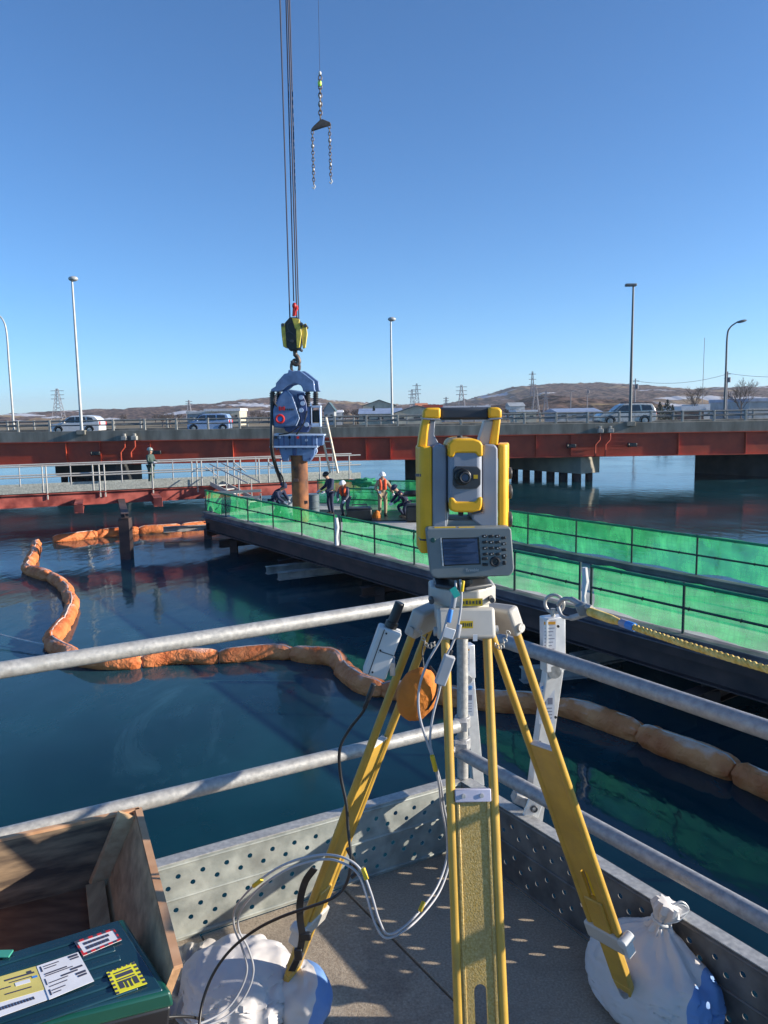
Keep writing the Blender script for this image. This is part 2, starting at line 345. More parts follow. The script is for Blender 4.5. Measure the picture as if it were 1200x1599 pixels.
def text(body, size, origin, ex, ey, mat, name, parent, align='CENTER', th=.0006):
    cu = bpy.data.curves.new('t', 'FONT'); cu.body = body; cu.size = size; cu.align_x = align; cu.align_y = 'CENTER'; cu.extrude = 0
    to = bpy.data.objects.new('t', cu); COL.objects.link(to)
    bpy.context.view_layer.update()
    me = bpy.data.meshes.new_from_object(to.evaluated_get(bpy.context.evaluated_depsgraph_get()))
    bpy.data.objects.remove(to); bpy.data.curves.remove(cu)
    ex, ey = V(ex).normalized(), V(ey).normalized(); o0 = origin_of(parent)
    for q in me.vertices: q.co = V(origin)+ex*q.co.x+ey*q.co.y-o0
    me.materials.clear(); me.materials.append(mat)
    ob = bpy.data.objects.new(name, me); COL.objects.link(ob); ob.parent = parent; return ob
def smoothpath(pts, n=8):
    pts = [V(p) for p in pts]; P = [pts[0]*2-pts[1]]+pts+[pts[-1]*2-pts[-2]]; out = []
    for i in range(1, len(P)-2):
        a, b, c, d = P[i-1], P[i], P[i+1], P[i+2]
        for k in range(n):
            t = k/n; out.append(.5*((2*b)+(c-a)*t+(2*a-5*b+4*c-d)*t*t+(3*b-a-3*c+d)*t**3))
    out.append(pts[-1]); return out
X, Y, Z = V((1, 0, 0)), V((0, 1, 0)), V((0, 0, 1))
WZ = 1.65-5.7            # water level
DK = 1.65-4.3            # work platform deck level

# ------------------------------------------------------------------ setting: water, banks, hills
wb = B().add([(-900, -60, WZ), (900, -60, WZ), (900, 190, WZ), (-900, 190, WZ)], [(0, 1, 2, 3)]).build('water', WATER)
tag(wb, None, None, kind='structure')
gb = B(); nx = 60
gv = []
for i in range(nx+1):
    x = -3200+6400*i/nx; e = 178+6*noise.noise(V((x*.02, 0, 0)))
    gv += [V((x, e, WZ-.6)), V((x, e+5, WZ+1.6)), V((x, 900, WZ+1.8)), V((x, 6000, WZ+2))]
gb.add(gv, [(4*i+k, 4*i+4+k, 4*i+5+k, 4*i+1+k) for i in range(nx) for k in range(3)])
tag(gb.build('riverbank', BANK), None, None, kind='structure')

def lerp(tab, x):
    if x <= tab[0][0]: return tab[0][1]
    for (a, b), (c, d) in zip(tab, tab[1:]):
        if x <= c: return b+(d-b)*(x-a)/(c-a)
    return tab[-1][1]
def hill(name, dist, tab, depth, amp, seed):
    b = B(); N = 1000; MJ = 22; vs = []
    for i in range(N+1):
        u = -500+2200*i/N
        top = lerp(tab, u)
        P = aty(u, top, dist); h = max(0, P.z-(WZ+1.7))
        for j in range(MJ+1):
            t = j/MJ; y = dist-depth*(1-t)
            prof = math.sin(t*PI/2)**.8
            hh = h*prof
            if h > 2: hh *= 1+.13*noise.noise(V((P.x*.006, t*2.3, seed)))
            hh += (amp*noise.noise(V((P.x*.03, y*.03, seed+2)))+amp*.6*noise.noise(V((P.x*.11, y*.11, seed)))+amp*.55*abs(noise.noise(V((P.x*.35, y*.35, seed)))))*min(1, h/20)*(t > .0)
            vs.append(V((P.x*(y/dist) if False else P.x, y, WZ+1.6+max(0, hh))))
        vs.append(V((P.x, dist+depth*.5, WZ+1.0)))
    K = MJ+2
    b.add(vs, [(i*K+j, (i+1)*K+j, (i+1)*K+j+1, i*K+j+1) for i in range(N) for j in range(K-1)])
    o = b.build(name, HILL); tag(o, None, None, kind='structure'); return o
hill('hills', 2100, [(-500, 652), (0, 652), (60, 652), (150, 645), (200, 639), (260, 645), (300, 634), (370, 632), (400, 626), (450, 622), (540, 627), (600, 632), (680, 634), (740, 621), (780, 609), (840, 603), (900, 603), (960, 608), (1040, 611), (1100, 607), (1200, 604), (1400, 608), (1700, 615)], 900, 4, 1)
hill('hills', 900, [(-500, 660), (300, 658), (600, 650), (700, 644), (780, 632), (840, 618), (880, 622), (960, 626), (1000, 632), (1100, 636), (1200, 634), (1700, 632)], 260, 3, 5)

# ------------------------------------------------------------------ road bridge
BY = 61.0
br = thing('road_bridge', (0, BY, WZ), 'long red steel girder road bridge with grey concrete parapet and railing across the river', 'bridge')
def bz(D): return 1.65-D
X0, X1 = -62, 62
B().box((0, BY+6, bz(1.55)), (X1-X0, 10.6, .5)).build('deck', CONC, br)
B().box((0, BY+.15, bz(1.41)), (X1-X0, .35, .82)).build('parapet', CONC, br, bevel=.03)
B().box((0, BY+11.6, bz(1.41)), (X1-X0, .35, .82)).build('parapet', CONC, br, bevel=.03)
B().box((0, BY+5.9, bz(1.284)), (X1-X0, 9.9, .03)).build('road_surface', ASPH, br)
for k, yy in enumerate((BY+.16, BY+4, BY+7.8, BY+11.4)):
    g = B(); g.box((0, yy, bz(2.75)), (X1-X0, .05, 1.74)); g.box((0, yy, bz(3.63)), (X1-X0, .5, .06)); g.box((0, yy, bz(1.85)), (X1-X0, .5, .06))
    go = g.build('girder', RED, br, smooth=False)
    if k == 0:
        st = [aty(u, 700, BY).x for u in (-60, 0+103, 156, 235, 364, 572, 610, 700, 838, 892, 1060, 1165, 1260)]
        for sx in st:
            B().box((sx, yy-.12, bz(2.74)), (.05, .2, 1.68)).build('stiffener', RED, go)
n = 0
for side, yy in ((0, BY+.12), (1, BY+11.6)):
    B().tube([(X0, yy, bz(.2)), (X1, yy, bz(.2))], .06, 8).build('top_rail', CRAIL, br)
    B().tube([(X0, yy, bz(.55)), (X1, yy, bz(.55))], .05, 8).build('middle_rail', CRAIL, br)
    x = X0+.7+side*1.1
    while x < X1:
        B().box((x, yy, bz(.56)), (.16, .2, .88)).build('railing_post', CPOST, br, bevel=.015); x += 2.5
# joint brackets, drain pipes and work lamps at two expansion joints
for cx in (205, 945):
    c = aty(cx, 690, BY)
    for dx in (-.45, .35):
        B().box((c.x+dx, BY-.25, bz(1.6)), (.42, .45, .32)).box((c.x+dx, BY-.2, bz(1.36)), (.2, .3, .22)).build('joint_bracket', CPOST, br, bevel=.03)
        B().tube([(c.x+dx, BY-.2, bz(1.7)), (c.x+dx, BY-.2, bz(2.3)), (c.x+dx-.35, BY-.2, bz(2.7)), (c.x+dx-.35, BY-.2, bz(3.6))], .07, 8).build('drain_pipe', RED, br)
    for dx in (-2.7, 2.1):
        B().box((c.x+dx, BY-.35, bz(2.75)), (.62, .3, .3)).cyl((c.x+dx-.4, BY-.35, bz(2.75)), (c.x+dx-.3, BY-.35, bz(2.75)), .2).build('work_lamp', BLK, br, bevel=.04)
    for q in range(4):
        B().bar((c.x-2.2, BY-.1, bz(2.2+.3*q)), (c.x+1.6, BY-.1, bz(2.2+.3*q)), .04, .04).build('cable_tray', RED, br)
def pier(nr, fr, wid, piles, solid=False, mt=None):
    nr, fr = V(nr), V(fr); d = (fr-nr); d.z = 0; L = d.length; d.normalize(); e = V((-d.y, d.x, 0))
    if e.x > 0: e = -e          # e points to the left
    c = nr+d*(L/2)-e*(wid/2)
    rot = Matrix((d, e, Z)).transposed()
    zt, zb = bz(3.69), (WZ-1 if solid else bz(5.05))
    po = B().box((c.x, c.y, (zt+zb)/2), (L, wid, zt-zb), rot).build('pier', mt or CONCP, br, bevel=.05)
    if not solid:
        for k in range(piles):
            for s in (-1, 1):
                q = c+d*(L*((k+.5)/piles-.5))+e*(s*wid*.3)
                B().cyl((q.x, q.y, WZ-1.5), (q.x, q.y, zb+.02), .3, 14).build('pile', STEELD, po)
pier((15.8, 61.4, 0), (10.9, 68.5, 0), 2.3, 6)
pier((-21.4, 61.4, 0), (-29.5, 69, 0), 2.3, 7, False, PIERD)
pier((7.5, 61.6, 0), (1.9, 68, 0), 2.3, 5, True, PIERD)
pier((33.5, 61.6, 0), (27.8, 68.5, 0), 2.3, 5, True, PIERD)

# ------------------------------------------------------------------ street lamps
def lamp_straight(u, vtop, y, label, m, head='round'):
    P = aty(u, 675, y); T = aty(u, vtop, y); base = V((P.x, y, bz(1.0)))
    o = thing('street_lamp', base, label, 'street lamp', 'street lamps along the bridge')
    top = V((P.x, y, T.z))
    B().tube([base, top], [.13, .075], 12).build('pole', m, o)
    B().box(base+V((0, 0, -.1)), (.7, .6, .35)).build('base_block', CONC, o, bevel=.03)
    hb = B()
    if head == 'round': hb.ell(top+V((.1, 0, .1)), (.38, .3, .2), 14, 8)
    else: hb.box(top+V((-.2, 0, .1)), (.85, .4, .2))
    hb.build('lamp_head', LAMPP if head == 'round' else LAMPD, o, bevel=.04 if head != 'round' else 0)
lamp_straight(128, 437, BY+.1, 'tall straight street lamp with a white dome head beside the left hatchback', LAMPP)
lamp_straight(613, 500, BY+11.9, 'slim straight pale street lamp between the blue hammer and the survey instrument', LAMPP)
lamp_straight(984, 447, BY+.1, 'tall straight dark street lamp in front of the silver off-road car', LAMPD, 'flat')
def lamp_curved(u, ub, vb, vtop, dirx, y, label, m):
    P = aty(u, 660, y); T = aty(u, vb, y); tip = aty(ub, vtop, y); base = V((P.x, y, bz(1.0)))
    o = thing('street_lamp', base, label, 'street lamp', 'street lamps along the bridge')
    pts = smoothpath([base, V((P.x, y, T.z-3)), V((P.x, y, T.z)), V((P.x+.28*(tip.x-P.x), y, T.z+.62*(tip.z-T.z))), tip], 8)
    B().tube(pts, [.11-.05*i/len(pts) for i in range(len(pts))], 10).build('pole', m, o)
    B().ell(tip+V((dirx*.35, 0, .02)), (.5, .22, .13), 14, 8, Matrix.Rotation(-dirx*R(12), 3, 'Y')).build('lamp_head', m, o)
    B().box(base+V((0, 0, -.1)), (.6, .5, .3)).build('base_block', CONC, o, bevel=.03)
lamp_curved(1131, 1153, 525, 502, 1, BY+11.9, 'curved-arm street lamp right of the off-road car, arm bending right', LAMPD)
lamp_curved(21, -6, 520, 488, -1, BY+11.9, 'curved-arm street lamp at the left edge of the bridge, arm bending left', LAMPP)

# ------------------------------------------------------------------ cars
def car(name, label, cat, L, H, W, prof, glassp, mat, wheels, wr, loc, yaw, mirrored=False):
    o = thing(name, (0, 0, 0), label, cat)
    # prof: side outline (x forward, z up); body lofted across width with tumblehome
    b = B(); n = len(prof); sl_ = [-1, -.94, -.8, -.35, .35, .8, .94, 1]
    vs = []
    for s in sl_:
        for (px_, pz) in prof:
            top = max(0, (pz-.52*H)/(.48*H))
            wy = W/2*s*(1-.16*top)
            inset = .05 if abs(s) == 1 else 0
            vs.append(V((px_*(1-(.02 if abs(s) > .9 else 0)), wy, pz-(inset*.8 if pz > .5*H else -inset*.3))))
    fs = []
    for i in range(len(sl_)-1):
        for k in range(n): fs.append((i*n+k, i*n+(k+1) % n, (i+1)*n+(k+1) % n, (i+1)*n+k))
    fs += [tuple(range(n)), tuple((len(sl_)-1)*n+k for k in range(n))]
    b.add(vs, fs).build('body', mat, o, bevel=.03)
    for s in (-1, 1):
        for g in glassp:
            q = B(); pts = []
            for (gx, gz) in g:
                top = max(0, (gz-.52*H)/(.48*H)); pts.append(V((gx, s*(W/2*(1-.16*top)+.012), gz)))
            k = len(pts); q.add(pts+[p-V((0, s*.04, 0)) for p in pts], [tuple(range(k)), tuple(range(k, 2*k))]+[(i, (i+1) % k, k+(i+1) % k, k+i) for i in range(k)])
            q.build('side_window', GLASS, o)
        for wx in wheels:
            t = B().cyl((wx, s*(W/2-.2), wr), (wx, s*(W/2+.015), wr), wr, 22).build('tyre', TYRE, o, bevel=.03)
            rb = B().cyl((wx, s*(W/2), wr), (wx, s*(W/2+.025), wr), wr*.62, 18)
            for a in range(5):
                th = a*2*PI/5; rb.bar((wx, s*(W/2+.03), wr), (wx+math.cos(th)*wr*.58, s*(W/2+.03), wr+math.sin(th)*wr*.58), .05, .02)
            rb.build('rim', RIM, t)
            ar = B(); pts = [(wx+math.cos(th)*wr*1.16, s*(W/2+.004), wr+math.sin(th)*wr*1.16) for th in [PI*k/10 for k in range(11)]]
            ar.tube(pts, .035, 6).build('wheel_arch', BLK, o)
        B().box((L/2*.90, s*W*.36, H*.47), (.18, .3, .14)).build('headlight', HELM, o, bevel=.03)
        B().box((-L/2*.985, s*W*.40, H*.56), (.1, .2, .26)).build('tail_light', ORED, o, bevel=.02)
        B().box((glassp[0][0][0]-.15, s*(W/2+.06), H*.62), (.12, .14, .1)).build('wing_mirror', mat, o, bevel=.02)
    B().box((L/2*.99, 0, H*.2), (.08, W*.86, .18)).build('bumper', DGR, o, bevel=.02)
    fw = glassp[0]
    B().bar((fw[0][0]+.17, 0, fw[0][1]+.03), (fw[1][0]+.14, 0, fw[1][1]+.03), W*.78, .02, up=(1, 0, 1)).build('windscreen', GLASS, o)
    o.location = loc; o.rotation_euler = (0, 0, yaw); return o
WCAR = M('white car paint', (.62, .63, .64), .25, var=.03, coat=.7)
LBCAR = M('pale blue car paint', (.30, .40, .58), .25, .2, var=.03, coat=.7)
SCAR = M('silver beige car paint', (.52, .49, .45), .28, .3, var=.04, coat=.6)
RZ = bz(1.27)
def prof_hatch(L, H, hood=.62):
    h = L/2
    return [(-h, .28), (-h, .62*H), (-h*.93, .80*H), (-h*.80, .95*H), (-h*.45, H), (h*.08, .985*H), (h*.25, .90*H), (h*.52, hood*H), (h*.86, .54*H), (h*.985, .42*H), (h, .26), (h*.9, .2), (-h*.92, .2)]
def g_hatch(L, H):
    h = L/2
    return [[(h*.44, .63*H), (h*.17, .90*H), (-h*.02, .92*H), (-h*.02, .62*H)], [(-h*.06, .62*H), (-h*.06, .92*H), (-h*.42, .92*H), (-h*.48, .63*H)], [(-h*.54, .64*H), (-h*.50, .91*H), (-h*.70, .86*H), (-h*.80, .66*H)]]
L1 = 4.15
cx = aty(122, 665, BY+3).x
car('parked_car', 'white hatchback driving left on the bridge behind the white-headed lamp', 'car', L1, 1.52, 1.7, prof_hatch(L1, 1.52), g_hatch(L1, 1.52), WCAR, (L1*.31, -L1*.30), .31, (cx, BY+3, RZ), PI).name = 'hatchback_car'
L2 = 3.45; cx = aty(328, 662, BY+2.6).x
def prof_kei(L, H):
    h = L/2
    return [(-h, .28), (-h, .60*H), (-h*.97, .80*H), (-h*.90, .95*H), (-h*.55, H), (h*.20, .985*H), (h*.36, .92*H), (h*.66, .62*H), (h*.93, .52*H), (h, .40*H), (h, .26), (h*.9, .2), (-h*.92, .2)]
def g_kei(L, H):
    h = L/2
    return [[(h*.58, .63*H), (h*.33, .90*H), (h*.10, .92*H), (h*.10, .62*H)], [(h*.06, .62*H), (h*.06, .92*H), (-h*.36, .92*H), (-h*.38, .63*H)], [(-h*.44, .64*H), (-h*.42, .92*H), (-h*.80, .90*H), (-h*.84, .66*H)]]
car('small_car', 'pale blue compact car on the bridge left of the blue hammer', 'car', L2, 1.5, 1.5, prof_kei(L2, 1.5), g_kei(L2, 1.5), LBCAR, (L2*.34, -L2*.35), .29, (cx, BY+2.6, RZ), PI)
L3 = 4.7; cx = aty(976, 655, BY+3).x
def prof_suv(L, H):
    h = L/2
    return [(-h, .40), (-h, .58*H), (-h*.95, .78*H), (-h*.86, .96*H), (-h*.5, H), (h*.10, .985*H), (h*.22, .93*H), (h*.46, .64*H), (h*.88, .57*H), (h*.99, .46*H), (h, .36), (h*.9, .28), (-h*.92, .28)]
def g_suv(L, H):
    h = L/2
    return [[(h*.40, .66*H), (h*.18, .91*H), (-h*.02, .92*H), (-h*.02, .64*H)], [(-h*.06, .64*H), (-h*.06, .92*H), (-h*.40, .92*H), (-h*.44, .65*H)], [(-h*.49, .66*H), (-h*.46, .92*H), (-h*.78, .90*H), (-h*.86, .68*H)]]
sv = car('off_road_car', 'silver beige off-road car on the bridge behind the dark lamp', 'car', L3, 1.8, 1.85, prof_suv(L3, 1.8), g_suv(L3, 1.8), SCAR, (L3*.31, -L3*.29), .37, (cx, BY+3, RZ), PI)
for s in (-1, 1): B().bar((-1.7, s*.62, 1.84), (.2, s*.62, 1.86), .05, .05).build('roof_rail', DGR, sv)

# ------------------------------------------------------------------ people
def skinmesh(name, mat, chains, parent, sub=1):
    bm = bmesh.new(); lay = bm.verts.layers.skin.verify(); cache = {}
    first = True
    def gv_(p, r):
        key = (round(p[0], 4), round(p[1], 4), round(p[2], 4))
        if key in cache: return cache[key]
        q = bm.verts.new(p); q[lay].radius = (r, r); cache[key] = q; return q
    for ch in chains:
        prev = None
        for (p, r) in ch:
            q = gv_(p, r)
            if first: q[lay].use_root = True; first = False
            if prev is not None and prev is not q and bm.edges.get((prev, q)) is None: bm.edges.new((prev, q))
            prev = q
    me = bpy.data.meshes.new(name); bm.to_mesh(me); bm.free(); me.materials.append(mat)
    o = bpy.data.objects.new(name, me); COL.objects.link(o); o.parent = parent
    s = o.modifiers.new('skin', 'SKIN'); s.use_smooth_shade = True
    q = o.modifiers.new('sub', 'SUBSURF'); q.levels = sub; q.render_levels = sub
    return o
def person(label, loc, yaw, up, low, helmet, pose, scale=1., vest=None, group=None, bag=False):
    o = thing('person', (0, 0, 0), label, 'person', group)
    J = dict(pel=(0, 0, .95), spi=(0, 0, 1.15), che=(0, 0, 1.36), nec=(0, 0, 1.50), jaw=(0, -.02, 1.57), hea=(0, -.005, 1.68), nos=(0, -.11, 1.63),
             ls=(-.18, 0, 1.42), le=(-.25, 0, 1.14), lw=(-.24, -.1, .90), rs=(.18, 0, 1.42), re=(.25, 0, 1.14), rw=(.24, -.1, .90),
             lh=(-.1, 0, .90), lk=(-.12, -.02, .50), la=(-.12, .02, .10), lt=(-.13, -.17, .04),
             rh=(.1, 0, .90), rk=(.12, -.02, .50), ra=(.12, .02, .10), rt=(.13, -.17, .04))
    J.update(pose)
    def c(*a): return [(J[k], r) for k, r in a]
    skinmesh('body', SKIN, [c(('pel', .10), ('spi', .09), ('che', .11), ('nec', .05), ('jaw', .07), ('hea', .095)), c(('jaw', .07), ('nos', .02)),
             c(('che', .11), ('ls', .05), ('le', .04), ('lw', .027)), c(('che', .11), ('rs', .05), ('re', .04), ('rw', .027)),
             c(('pel', .10), ('lh', .08), ('lk', .05), ('la', .04), ('lt', .035)), c(('pel', .10), ('rh', .08), ('rk', .05), ('ra', .04), ('rt', .035))], o)
    skinmesh('jacket', up, [c(('pel', .155), ('spi', .15), ('che', .17), ('nec', .085)),
             c(('che', .17), ('ls', .09), ('le', .068), ('lw', .05)), c(('che', .17), ('rs', .09), ('re', .068), ('rw', .05))], o)
    skinmesh('trousers', low, [c(('pel', .14), ('lh', .11), ('lk', .08), ('la', .065)), c(('pel', .14), ('rh', .11), ('rk', .08), ('ra', .065))], o)
    for s in 'lr':
        a, t = V(J[s+'a']), V(J[s+'t'])
        B().tube([a+V((0, 0, .05)), a+V((0, 0, -.03)), (a+t)/2+V((0, 0, -.01)), t], [.06, .065, .06, .04], 10).build('boot', BOOT, o)
        e, wv = V(J[s+'e']), V(J[s+'w']); d = (wv-e).normalized(); x = d.cross(Y).normalized() if abs(d.dot(Y)) < .9 else X
        hb = B().tube([wv, wv+d*.05, wv+d*.09], [.028, .042, .038], 8)
        for k in range(4): hb.tube([wv+d*.085+x*(.021*(k-1.5)), wv+d*(.13-.006*abs(k-1.3))+x*(.021*(k-1.5))-Y*.01, wv+d*(.155-.01*abs(k-1.3))+x*(.021*(k-1.5))-Y*.03], [.0105, .0095, .008], 6)
        hb.tube([wv+d*.03+x*.035*(1 if s == 'l' else -1), wv+d*.065+x*.065*(1 if s == 'l' else -1)-Y*.01, wv+d*.09+x*.062*(1 if s == 'l' else -1)-Y*.02], [.013, .011, .009], 6)
        hb.build('glove', HELM, o)
    h = V(J['hea']); ax = (h-V(J['nec'])).normalized(); q = ax.to_track_quat('Z', 'Y').to_matrix()
    hb = B().ell(h+ax*.03, (.125, .145, .12), 16, 10, q, lambda a: 1 if a.z > -.1 else .75)
    hb.cyl(h+ax*.01, h+ax*.025, .155, 16); hb.build('helmet', helmet, o)
    if vest:
        sp, ch, nk = V(J['spi']), V(J['che']), V(J['nec'])
        vb = B()
        for sgn in (-1, 1):
            fr = (V(J['rs'])-V(J['ls'])).normalized(); fw = fr.cross(ax) if fr.cross(ax).y < 0 else -fr.cross(ax)
            vb.tube(smoothpath([nk+V((0, 0, .02))-fw*.1, nk+fr*sgn*.1+fw*.03, ch+fr*sgn*.09+fw*.16, sp+fr*sgn*.09+fw*.155], 4), .055, 8)
        vb.build('life_vest', vest, o)
    o.scale = (scale,)*3; o.rotation_euler = (0, 0, yaw); o.location = loc; return o

# ------------------------------------------------------------------ work platform with green nets
NA = V((-7.7, 32.9, 0)); dn = V((.563, -.827, 0)); nn = V((.827, .563, 0))   # near edge runs along dn, nn points away from camera
def nearp(s, z=0): return NA+dn*s+V((0, 0, z))
WID = 4.85
LEN = 44
wp = thing('work_platform', (NA.x, NA.y, DK), 'long steel work platform over the water carrying the green netted railings', 'platform')
Pn0, Pn1 = nearp(0), nearp(LEN); Pf1 = Pn1+nn*WID
wide = [V((2.2, 27.9, 0))+nn*.0, V((5.6, 34.4, 0)), V((-3.2, 37.2, 0)), V((-5.6, 36.6, 0))]
wide[0] = nearp((V((2.0, 0, 0)).x-NA.x)/dn.x*1.0)+nn*WID if False else nearp(10.6)+nn*WID
poly = [Pn0, Pn1, Pf1, wide[0], wide[1], wide[2], wide[3]]
B().prism([(p.x, p.y) for p in poly], (0, 0, DK-.1), X, Y, Z, .2).build('deck', DECKM, wp, smooth=False)
eb = B(); eb.ibeam(nearp(0, DK-.40)+nn*.14, nearp(LEN, DK-.40)+nn*.14, .3, .40, .03); eo = eb.build('edge_beam', STEELD, wp, smooth=False)
B().bar(nearp(0, DK-.105)-nn*.02, nearp(LEN, DK-.105)-nn*.02, .03, .2).build('edge_plate', STEELD, wp, smooth=False)
fb = B(); fb.ibeam(wide[0]+V((0, 0, DK-.55)), Pf1+V((0, 0, DK-.55)), .4, .7, .03); fb.build('edge_beam', STEELD, wp, smooth=False)
for i in range(3):
    a, b_ = (wide+[Pn0])[i+1-0] if i else wide[0], None
wl = [wide[0], wide[1], wide[2], wide[3], Pn0]
for i in range(4):
    B().ibeam(wl[i]+V((0, 0, DK-.55)), wl[i+1]+V((0, 0, DK-.55)), .3, .6, .03).build('edge_beam', STEELD, wp, smooth=False)
B().ibeam(nearp(0, DK+.12)-nn*.06, nearp(LEN, DK+.12)-nn*.06, .3, .23, .02).build('kerb_beam', STEELL, wp, smooth=False)
B().ibeam(wide[0]+V((0, 0, DK+.10))-nn*.14, Pf1+V((0, 0, DK+.10))-nn*.14, .22, .19, .02).build('kerb_beam', KERBF, wp, smooth=False)
s = 1.5
while s < LEN:
    for off in (.6, WID-.5):
        q = nearp(s)+nn*off
        B().ibeam((q.x, q.y, WZ-1.5), (q.x+.001, q.y, DK-.9), .3, .3).bar((q.x, q.y, WZ-1.5), (q.x, q.y, DK-.9), .3, .3).build('pile', STEELD, wp, smooth=False)
    a, b_ = nearp(s, DK-1.0)-nn*.05, nearp(s, DK-1.0)+nn*(WID-.1)
    B().ibeam(a, b_, .3, .3).build('cross_beam', STEELD, wp, smooth=False)
    s += 5.5
LBEAM = M('pale steel beam', (.26, .25, .24), .6, scale=3, col2=(.42, .40, .37), stain=.5, sscale=2)
# H beams sticking out towards the left under the platform
for (u0, v0, u1, v1, zz) in ((416, 884, 505, 874, DK-.80), (434, 893, 540, 881, DK-.86), (255, 822, 335, 818, DK-.85)):
    a, b_ = atz(u0, v0, zz), atz(u1, v1, zz)
    B().ibeam(a-V((0, 0, .15)), b_+(b_-a).normalized()*1.5-V((0, 0, .15)), .26, .26, .025).build('projecting_beam', LBEAM, wp, smooth=False)
for (u0, v0, u1, v1, zz) in ((700, 962, 800, 948, DK-.85), (815, 1043, 850, 1040, DK-.95), (895, 1022, 975, 1009, DK-.90)):
    a, b_ = atz(u0, v0, zz), atz(u1, v1, zz); B().ibeam(a-V((0, 0, .15)), b_+(b_-a).normalized()*1.2-V((0, 0, .15)), .25, .3).build('projecting_beam', LBEAM, wp, smooth=False)
q = atz(325, 838, DK-1.3); B().bar((q.x, q.y, WZ-1), (q.x, q.y, DK-.9), .3, .3).build('pile', STEELD, wp)

def net_fence(p0, p1, zb, h, label, posts=2.0, seed=0, wav=.05):
    p0, p1 = V(p0), V(p1); d = p1-p0; L = d.length; d = d/L; e = V((-d.y, d.x, 0))
    o = thing('net_fence', (p0.x, p0.y, zb), label, 'fence', 'green netted railings of the work platform')
    k = 0; n_ = max(1, round(L/posts))
    for i in range(n_+1):
        q = p0+d*(L*i/n_)
        B().tube([(q.x, q.y, zb-.4), (q.x, q.y, zb+h+.05)], .027, 8).build('post', BLKG, o)
    for hh, nm in ((h, 'top_rail'), (h*.5, 'middle_rail')):
        B().tube([p0+Z*(zb+hh), p1+Z*(zb+hh)], .024, 8).build(nm, BLKG, o)
    nu = int(L/.06); nv = 12; b = B(); vs = []
    for i in range(nu+1):
        for j in range(nv+1):
            t = j/nv; x = L*i/nu
            off = 1.7*wav*noise.noise(V((x*1.4, t*2.0, seed)))+.045*noise.noise(V((x*4, t*3, seed)))+.022*noise.noise(V((x*11, t*4, seed)))+.06
            zz = zb+h*t*1.02+(.025*math.sin(x*PI/posts*2)+.03*noise.noise(V((x*.9, 0, seed))) if t == 1 or t == 0 else 0)
            vs.append(p0+d*x+e*off+Z*zz)
    b.add(vs, [(i*(nv+1)+j, (i+1)*(nv+1)+j, (i+1)*(nv+1)+j+1, i*(nv+1)+j+1) for i in range(nu) for j in range(nv)])
    b.build('green_net', NET, o); 
    tb_ = B()
    for i in range(int(L/.5)):
        q = p0+d*(.25+i*.5)+Z*(zb+h*(1 if i % 2 else .5)); tb_.ring(q, d, .035, .008, 8, 4)
    tb_.build('net_ties', BLKG, o)
    # hem of the net along the top rail
    B().tube([p0+d*(L*i/60)+Z*(zb+h+.01+.012*noise.noise(V((i, 0, seed)))) for i in range(61)], .034, 7).build('net_hem', GRNH, o)
    return o
BLKG = M('dark fence pipe', (.02, .05, .045), .6); GRNH = M('rolled green net', (.01, .22, .10), .8)
S1 = (V((-1.4, 24.2, 0))-NA).dot(dn)+.15
net_fence(nearp(.05), nearp(S1), DK+.28, .86, 'near green netted railing at left, from the platform end to the tied rope', 2.0, 1)
S2 = (V((4.1, 15.7, 0))-NA).dot(dn)
net_fence(nearp(S1+.35), nearp(S2), DK+.28, .86, 'green netted railing on the near edge running behind the survey instrument', 2.0, 2)
net_fence(nearp(S2+.3), nearp(LEN-10), DK+.28, .86, 'green netted railing on the near edge at the right, behind the yellow rope', 2.0, 3)
net_fence(wide[0], nearp(LEN-10)+nn*WID, DK+.22, .93, 'far green netted railing right of the instrument, with brown water behind', 2.0, 4)
net_fence(wide[2], wide[1], DK+.02, 1.12, 'green netted railing behind the four workers on the wide end of the platform', 2.0, 5)
net_fence(wide[2]+V((1.3, -2.6, 0)), wide[1]+V((-1.6, -2.6, 0)), DK+.02, .95, 'inner green netted railing right behind the worker in khaki', 2.0, 6, .12)
# white ropes on double posts
for sx in (S1+.18, S2+.15):
    q = nearp(sx)-nn*.03
    tag(B().tube([(q.x, q.y, DK+1.1), (q.x+.02, q.y, DK+.8), (q.x-.01, q.y, DK+.5), (q.x, q.y, DK+.2)], [.05, .07, .04, .06], 8).build('tied_rope', HELM, loc=(q.x, q.y, DK)), 'white rope wrapped between the two fence posts '+('left of the instrument' if sx < 15 else 'right of the instrument'), 'rope')

# workers
mtp = [aty(486, 800, 34.6), aty(640, 800, 34.0), aty(668, 800, 30.6), aty(505, 800, 30.6)]  # outline of a black slab added to darken the deck like shade
tag(B().prism([(p.x, p.y) for p in mtp], (0, 0, DK+.02), X, Y, Z, .03).build('deck_shade', BLK, smooth=False), 'thin black slab standing in for the shade on the deck under the standing workers', 'shade slab')
person('crouching worker in navy workwear left of the rusty pile', aty(430, 772, 32.5).xy.to_3d()+Z*DK, R(60), NAVYC, NAVYC, NAVYC,
       dict(pel=(0, .12, .62), spi=(0, -.02, .80), che=(0, -.17, .96), nec=(0, -.28, 1.06), jaw=(0, -.35, 1.10), hea=(0, -.40, 1.20), nos=(0, -.50, 1.13),
            ls=(-.18, -.2, .98), rs=(.18, -.2, .98), le=(-.25, -.34, .76), re=(.25, -.34, .76), lw=(-.15, -.52, .62), rw=(.15, -.52, .62),
            lh=(-.1, .1, .58), lk=(-.18, -.24, .44), rh=(.1, .1, .58), rk=(.18, -.1, .36)), 1.12)
